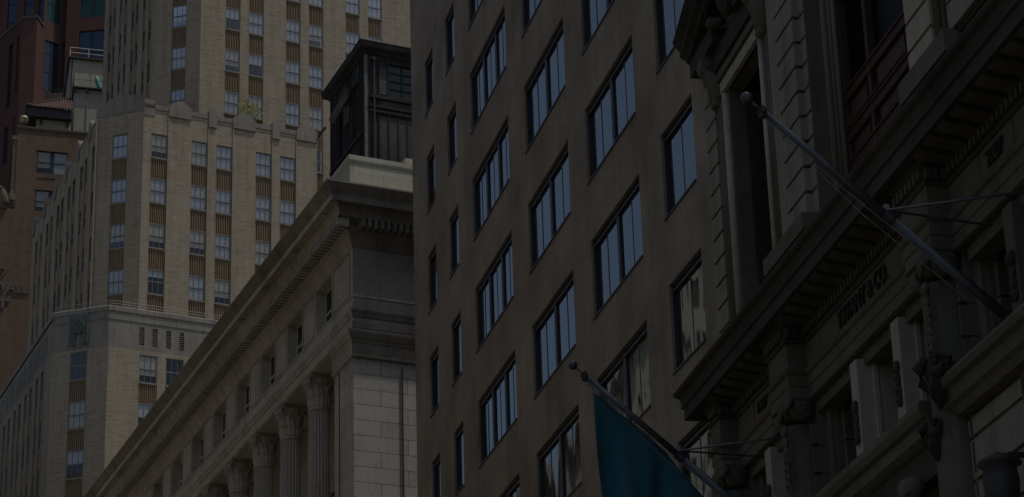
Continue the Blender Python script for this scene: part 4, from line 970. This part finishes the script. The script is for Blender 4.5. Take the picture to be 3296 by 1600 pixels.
# ================================================================== 7. BROWN BRICK BUILDING WITH ROOF TERRACE (left)
B = thing('brown_brick_building', FB.w(0, 0), FB.az, 'mottled brown brick building with metal wall lettering and roof terrace, at left edge', 'apartment building')
bq = MB(); bA = Seg((0, -30), (0, 0)); bU = Seg((0, 0), (26, 0)); bL = Seg((-.05, -30), (-.05, 9))
bw = [(30-4.62, 30-1.84, z-2.28, z, .22) for z in (94.26, 89.9+.35, 86.3)]
bA.grid(bq, 0, 30, 60, 96.3, bw); bU.grid(bq, 0, 26, 60, 96.3, [(2+4*k, 3.4+4*k, 90, 93, .3) for k in range(6)])
bL.grid(bq, 0, 39, 0, 88.1, []); bq.quad((-.05, 9, 0), (30, 9, 0), (30, 9, 88.1), (-.05, 9, 88.1)); bq.poly([(-.05, -30, 88.1), (26, -30, 88.1), (26, 9, 88.1), (-.05, 9, 88.1)])
bq.poly([(0, -30, 96.2), (26, -30, 96.2), (26, 0, 96.2), (0, 0, 96.2)])
for a, b, c, d, r in bw: bq.box(a-.05, b+.05, .0, .03, d, d+.36, bA.M())
bq.build('brick_wall', 'B_brick', B)
bt_ = MB(); sweep(bt_, [(0, -30), (0, 0), (26, 0)], [(-.3, 96.3), (.05, 96.3), (.08, 96.36), (.12, 96.5), (.12, 96.62), (-.3, 96.62)])
sweep(bt_, [(-.05, .6), (-.05, 9)], [(-.3, 88.05), (.1, 88.05), (.16, 88.2), (.16, 88.34), (-.3, 88.34)])
bt_.box(-.0, 26, .0, .12, 88.3, 96.3, lambda x, y, z: (x*.02-.04, y, z)) if False else None
for k in range(7): bt_.box(.1+3.9*k, .6+3.9*k, .0, .35, 88.3, 95.4)
bt_.box(0, 26, 0, .5, 95.2, 95.6)
for u0_, u1_, z_ in ((30-3.6, 30-2.0, 91.5), (30-4.3, 30-2.1, 87.2)): bt_.box(u0_, u1_, .0, .05, z_, z_+.07, bA.M())
for k in range(26): bt_.box(30-4.62+k*.107, 30-4.62+k*.107+.08, .03, .045, 94.28, 94.6, bA.M())
bt_.build('stone_trim', 'B_trim', B)
MT['navy'] = paint('navy_blue_frame', (.012, .02, .035, 1), .5)
pw = WinKit(1.28, 2.28, 'navy', 'B_trim', cols=1, mid=.5); mullb = MB(); mullb.box(0, .26, -.1, .02, 0, 2.28); mullb = mullb.build('mullion', 'navy', link=False)
rw = MB()
for a, b, c, d, r in bw:
    o = pw.put(B, bA, a, -.08, c, blind=0); pw.put(B, bA, b-1.28, -.08, c, blind=3)
    q = mullb.copy(); COL.objects.link(q); q.parent = o; q.location = (1.26, 0, 0)
    rw.quad(bA.pt(a, -.7, c), bA.pt(b, -.7, c), bA.pt(b, -.7, d), bA.pt(a, -.7, d))
rw.build('room_wall', 'room', B)
MT['letter_metal'] = paint('dull_metal_letter', (.14, .14, .15, 1), .5)
def btext(t, y_left, y_right, z0, z1):
    o = text_mesh('lettering', t, 1.0, 'letter_metal', B, .04, 1, .01)
    xs = [v.co.x for v in o.data.vertices]; ys = [v.co.y for v in o.data.vertices]
    sx_ = (y_left-y_right)/(max(xs)-min(xs)); sy_ = (z1-z0)/(max(ys)-min(ys)); o.scale = (sx_, sy_, 1)
    o.rotation_euler = (PI/2, 0, -PI/2); o.location = (-.12, y_left+min(xs)*sx_, z0-min(ys)*sy_)
btext('67', 1.42, .33, 81.26, 82.16); btext('WALL', 1.45, -1.61, 79.75, 80.75); btext('ST', 2.05, -.03, 78.14, 79.0)
# --- rooftop pieces, each its own thing
pA = thing('rooftop_penthouse', FB.w(6, -4.79, 96.2), FB.az, 'tall cream stucco rooftop penthouse with flat black-edged roof, left of the tan tower', 'penthouse')
mb = MB(); mb.box(0, 9, -5, 0, 0, 11.35); mb.build('stucco_wall', 'stucco', pA)
mb = MB(); mb.box(-.25, 9.2, -5, .22, 11.35, 11.55); mb.tube([(-.05, -.18, 11.3), (-.05, -.18, 0)], .06, 6); mb.tube([(3, .1, 11.3), (1, .3, 7), (0, .25, 0)], .07, 6); mb.build('roof_slab', 'iron', pA)
railing('roof_railing', FB, [(6.1, -8.3, 107.75), (6.1, -4.75, 107.75), (9, -4.75, 107.75)], 1.1, 'pale pipe railing on the flat roof of the cream rooftop penthouse', 2, 'white_frame', .035, 1.6)
pB = thing('rooftop_stair_tower', FB.w(3, -5.17, 96.2), FB.az, 'pale grey stucco stair tower with a balcony platform on the brown brick building', 'stair tower')
mb = MB(); mb.box(0, 2.6, -2.9, 0, 0, 6.5); mb.box(-.12, 0, -1.25, -1.19, 0, 6.5); mb.build('stucco_wall', 'stucco2', pB)
mb = MB(); mb.box(-.35, 2.8, -3.05, .18, 6.5, 6.62)
for y in (.0, -1.15, -2.75): mb.box(-.3, -.02, y-.09, y+.09, 6.1, 6.5)
mb.build('platform', 'iron', pB)
railing('balcony_railing', FB, [(2.75, -8.1, 102.82), (2.75, -5.05, 102.82), (5.5, -5.05, 102.82)], 1.55, 'thin black balcony railing on top of the grey rooftop stair tower', 2, 'iron', .025, 1.5)
wd = thing('shuttered_window', FB.w(5.97, -5.75, 103.1), FB.az, 'small blue-framed window behind the balcony railing of the cream penthouse', 'window')
mb = MB(); mb.box(-.04, .0, -1.25, 0, 0, 1.35); mb.build('frame', 'navy', wd); mb = MB(); mb.box(-.08, -.04, -.75, -.25, .05, 1.1); mb.build('curtain', 'blind2', wd)
tk_ = thing('teal_umbrella', FB.w(3.6, -7.3, 102.82), FB.az, 'furled teal parasol leaning on the balcony railing beside the tan tower', 'parasol')
mb = MB(); mb.tube([(0, -.35, 0), (0, -.22, .6), (0, .02, 1.3), (0, .06, 1.6), (0, .07, 1.75)], [.24, .25, .22, .2, .05], 12); mb.build('canopy', 'tank', tk_, True)
mb = MB(); mb.tube([(0, -.36, -.05), (0, .1, 1.85)], .025, 6); mb.build('pole', 'white_frame', tk_)
ga = thing('tiled_roof_pavilion', FB.w(1.2, -.8, 96.2), FB.az, 'small pavilion with red clay tile roof and black eaves on the brick terrace', 'pavilion')
mb = MB(); mb.box(.6, 4.5, -4.1, -.9, 0, 2.4); mb.build('wall', 'stucco', ga)
mb = MB(); mb.box(0, 4.9, -4.1, 0, 2.25, 3.2)
for y in (-1.3, -3.7): mb.box(.35, .55, y-.1, y+.1, 1.7, 2.3)
mb.build('eaves', 'iron', ga)
mb = MB(); ap = [(2.4, -3.95, 5.75), (2.5, -4.1, 5.75)]
mb.poly([(-.15, .12, 3.2), (-.15, -4.1, 3.2), ap[1], ap[0]]); mb.poly([(-.15, .12, 3.2), ap[0], (5, .12, 3.2)])
for k in range(17):
    t = k/16; y0 = .1-4.2*t; x1 = -.15+2.55*min(1, t*1.02); z1 = 3.2+2.55*min(1, t*1.02); mb.tube([(-.2, y0, 3.23), (x1, y0, z1+.04)], [.075, .06], 6)
mb.tube([(-.2, .12, 3.25), (2.4, -3.95, 5.8)], .08, 6); mb.build('tile_roof', 'tile', ga)
gl = thing('globe_lamp', FB.w(.5, -.54, 96.62), FB.az, 'yellowed round globe lamp on the corner of the brick parapet', 'globe lamp')
mb = MB(); mb.ball((0, 0, .98), .41, 20, 14); mb.build('globe', 'globe', gl, True)
mb = MB()
pts = [(.42*math.cos(k*PI/12), .42*math.sin(k*PI/12), 1.0) for k in range(25)]; mb.tube(pts, .022, 5)
for a in (0, PI/2, PI, 1.5*PI): mb.tube([(.42*math.cos(a), .42*math.sin(a), 1.0), (.3*math.cos(a), .3*math.sin(a), .66), (.06*math.cos(a), .06*math.sin(a), .5)], .02, 5)
mb.tube([(0, 0, 0), (0, 0, .55)], .05, 8); mb.build('bracket', 'iron', gl)
# stone eagle on the ledge
eg = thing('eagle_statue', FB.w(-.02, .75, 88.34), FB.az, 'weathered stone eagle with raised wing perched on the brick ledge at the far left', 'statue')
mb = MB()
mb.tube([(0, .1, 0), (0, .12, .35), (-.05, .2, .9), (-.08, .3, 1.35), (-.12, .42, 1.62), (-.2, .5, 1.72)], [.35, .4, .38, .28, .17, .08], 12)
mb.ball((-.18, .5, 1.72), .17, 10, 8); mb.tube([(-.25, .6, 1.75), (-.3, .72, 1.7), (-.3, .76, 1.6)], [.08, .05, .01], 8)
for k in range(6): mb.tube([(.0, -.1, 1.1-k*.1), (.03, -.55-.05*k, 1.45-k*.14), (.05, -.7-.02*k, 1.1-k*.17), (.03, -.62, .65-k*.1)], [.09, .12, .09, .04], 7)
for k in range(3): mb.tube([(.0, .45, 1.1-k*.15), (.03, .95, 1.3-k*.2), (.05, 1.05, .7-k*.15)], [.09, .12, .04], 7)
mb.tube([(-.15, .0, .3), (-.2, -.05, 0)], [.12, .09], 7); mb.tube([(-.15, .3, .3), (-.2, .35, 0)], [.12, .09], 7)
mb.build('statue_body', 'B_trim', eg, True)

# ================================================================== 8. RED BRICK HIGH-RISE FAR LEFT
RO = Vector((-59.06, 227.46, 0))
RF = Frame(RO.x, RO.y, math.radians(6))
R = thing('red_brick_tower', (RF.o.x, RF.o.y), RF.az, 'dark red brick high-rise with angled bays and navy glass behind the roof terrace', 'high-rise')
rb_ = MB(); rtrim = MB(); rglass = []
def rwall(p0, p1, z0, z1, wins, mat='R_glass'):
    s = Seg(p0, p1); s.grid(rb_, 0, s.L, z0, z1, [(a, b, c, d, .25) for a, b, c, d in wins])
    for a, b, c, d in wins:
        mb = MB(); M_ = s.M(); mb.box(a, b, -.24, -.16, c, c+.1, M_); mb.box(a, b, -.24, -.16, d-.1, d, M_); mb.box(a, a+.08, -.24, -.16, c, d, M_); mb.box(b-.08, b, -.24, -.16, c, d, M_)
        z = c+2.6
        while z < d-.5: mb.box(a, b, -.24, -.15, z-.05, z+.05, M_); z += 2.6
        if b-a > 1.6: mb.box((a+b)/2-.12, (a+b)/2+.12, -.24, -.12, c, d, M_)
        o = mb.build('window', 'navy', R)
        g = MB(); g.quad(s.pt(a, -.2, c), s.pt(b, -.2, c), s.pt(b, -.2, d), s.pt(a, -.2, d)); g.build('pane', mat if c < 137 else ('green_glass' if b-a > 1.6 else 'R_glass'), o)
    return s
# lower angled bay (octagonal front), plan path near->far with outward left: runs +y first
P_ = [(7.5, -8.6), (3.0, -8.6), (3.0, -3.45), (1.3, -2.6+.75), (.0, -.77-.1), (0, .94), (4.2, 4.9), (4.2, 14)]
rwall((3.0, -12), (3.0, -3.45), 90, 175, [(3.72, 6.9, 133.6-2.9, 136.25), (3.72, 6.9, 138.1, 143.0), (3.9, 7.1, 123.5, 126.8)])
rwall((3.0, -3.45), (4.1, -2.6), 90, 175, [(.3, 1.15, 127.5, 135.2), (.3, 1.15, 137.5, 147)])
rwall((4.1, -2.6), (2.2, -.85), 90, 175, [(.35, 2.2, 128.4, 135.2), (.35, 2.2, 137.8, 147)])
s1 = rwall((2.2, -.85-.0), (0, -.85), 90, 136.9, [])
rwall((0, -.85), (0, .94), 90, 136.9, [])
rwall((0, .94), (4.2, 5.3), 90, 136.9, [(.75, 1.25, 127.2, 134.9), (2.3, 3.4, 126.0, 134.6), (.8, 1.2, 115, 124), (2.4, 3.6, 118.5, 123.5)])
rwall((4.2, 5.3), (4.2, 16), 90, 136.9, [])
rb_.poly([(2.2, -.85, 136.9), (0, -.85, 136.9), (0, .94, 136.9), (4.2, 5.3, 136.9), (4.2, 16, 136.9), (14, 16, 136.9), (14, -.85, 136.9)])
sweep(rtrim, [(2.2, -.85), (0, -.85), (0, .94), (4.2, 5.3), (4.2, 16)], [(-.4, 136.85), (.1, 136.85), (.14, 137.1), (-.4, 137.1)])
# set-back floors above
rwall((4.4, -.9), (4.4, 16), 130, 175, [(.5, 1.5, 134, 147), (2.2, 3.4, 134, 147), (4.3, 5.5, 134, 147), (6.5, 7.7, 134, 147)])
rb_.quad((3, -12, 90), (30, -12, 90), (30, -12, 175), (3, -12, 175))
# planters and lower recess
pl_ = MB(); pl_.box(2.75, 3.05, -4.3, -.5, 127.2, 128.0); pl_.box(2.7, 3.1, -4.4, -.4, 127.05, 127.2); pl_.build('planter', 'B_trim', R); rb_.box(2.9, 4.4, -4.4, -.4, 118, 127.05)
rb_.build('brick_wall', 'R_brick', R); rtrim.build('stone_coping', 'B_trim', R)
for nm, loc, sc_, lab in (('terrace_planting', (2.9, -2.4, 128.0), (.3, 1.7, .5), 'dark trailing plants in a stone planter on the red brick high-rise'), ('terrace_bush', (.5, .05, 137.1), (.6, .6, .8), 'small dark bush on the angled parapet of the red brick high-rise')):
    t = thing(nm, RF.w(*loc), RF.az, lab, 'plants'); mb = MB()
    for _ in range(14): leaf_cluster(mb, (random.uniform(-sc_[0], sc_[0]), random.uniform(-sc_[1], sc_[1]), random.uniform(.1, sc_[2])), .32, 40, .09)
    mb.build('foliage', 'leafB', t)

# ================================================================== 9. BUILDINGS ACROSS THE STREET (mirrored in the windows)
def across(x0, x1, y0, dep, h, mat, label, fl_h=3.9, ww=1.5, gap=3.1):
    t = thing('street_building', FST.w(x0, y0), FST.az, label, 'office building'); L_ = x1-x0
    s = Seg((L_, 0), (0, 0)); mb = MB(); ops = []; k = 0
    z = 5
    while z+2.4 < h-2:
        u = 1.2
        while u+ww < L_-1: ops.append((u, u+ww, z, z+2.3, .25)); u += gap
        z += fl_h
    s.grid(mb, 0, L_, 0, h, ops); mb.box(0, L_, .3, dep, 0, h-.02)
    e0 = Seg((0, 0), (0, dep)); e0.grid(mb, 0, dep, 0, h, []); e1 = Seg((L_, dep), (L_, 0)); e1.grid(mb, 0, dep, 0, h, [])
    mb.build('wall', mat, t)
    c = MB(); c.box(-.3, L_+.3, -.7, 0, h-1.2, h); c.box(-.2, L_+.2, -.35, 0, h-1.6, h-1.2); c.box(0, L_, -.25, 0, 4.0, 4.4); c.build('cornice', mat, t)
    g = MB()
    for a, b, c_, d, r in ops: g.quad(s.pt(a, -.2, c_), s.pt(b, -.2, c_), s.pt(b, -.2, d), s.pt(a, -.2, d)); 
    g.build('window_glass', 'dark_glass', t)
across(2, 20, 24.2, 20, 44, 'O_stone', 'pale stone office block across the street, level with the ornate facade')
across(21, 52, 24.2, 20, 50, 'O_brick', 'buff brick office block across the street from the brown building')
across(53, 85, 24.2, 22, 61, 'O_stone', 'tall pale stone office block across the street, farther along', 3.8, 1.4, 2.6)
across(151, 230, 24.2, 22, 40, 'O_brick', 'low buff brick office block across the street, the farthest along', 3.8, 1.4, 2.8)
across(86, 150, 24.2, 22, 59, 'O_stone', 'long pale stone block across the street from the columned building', 4.2, 1.6, 3.4)
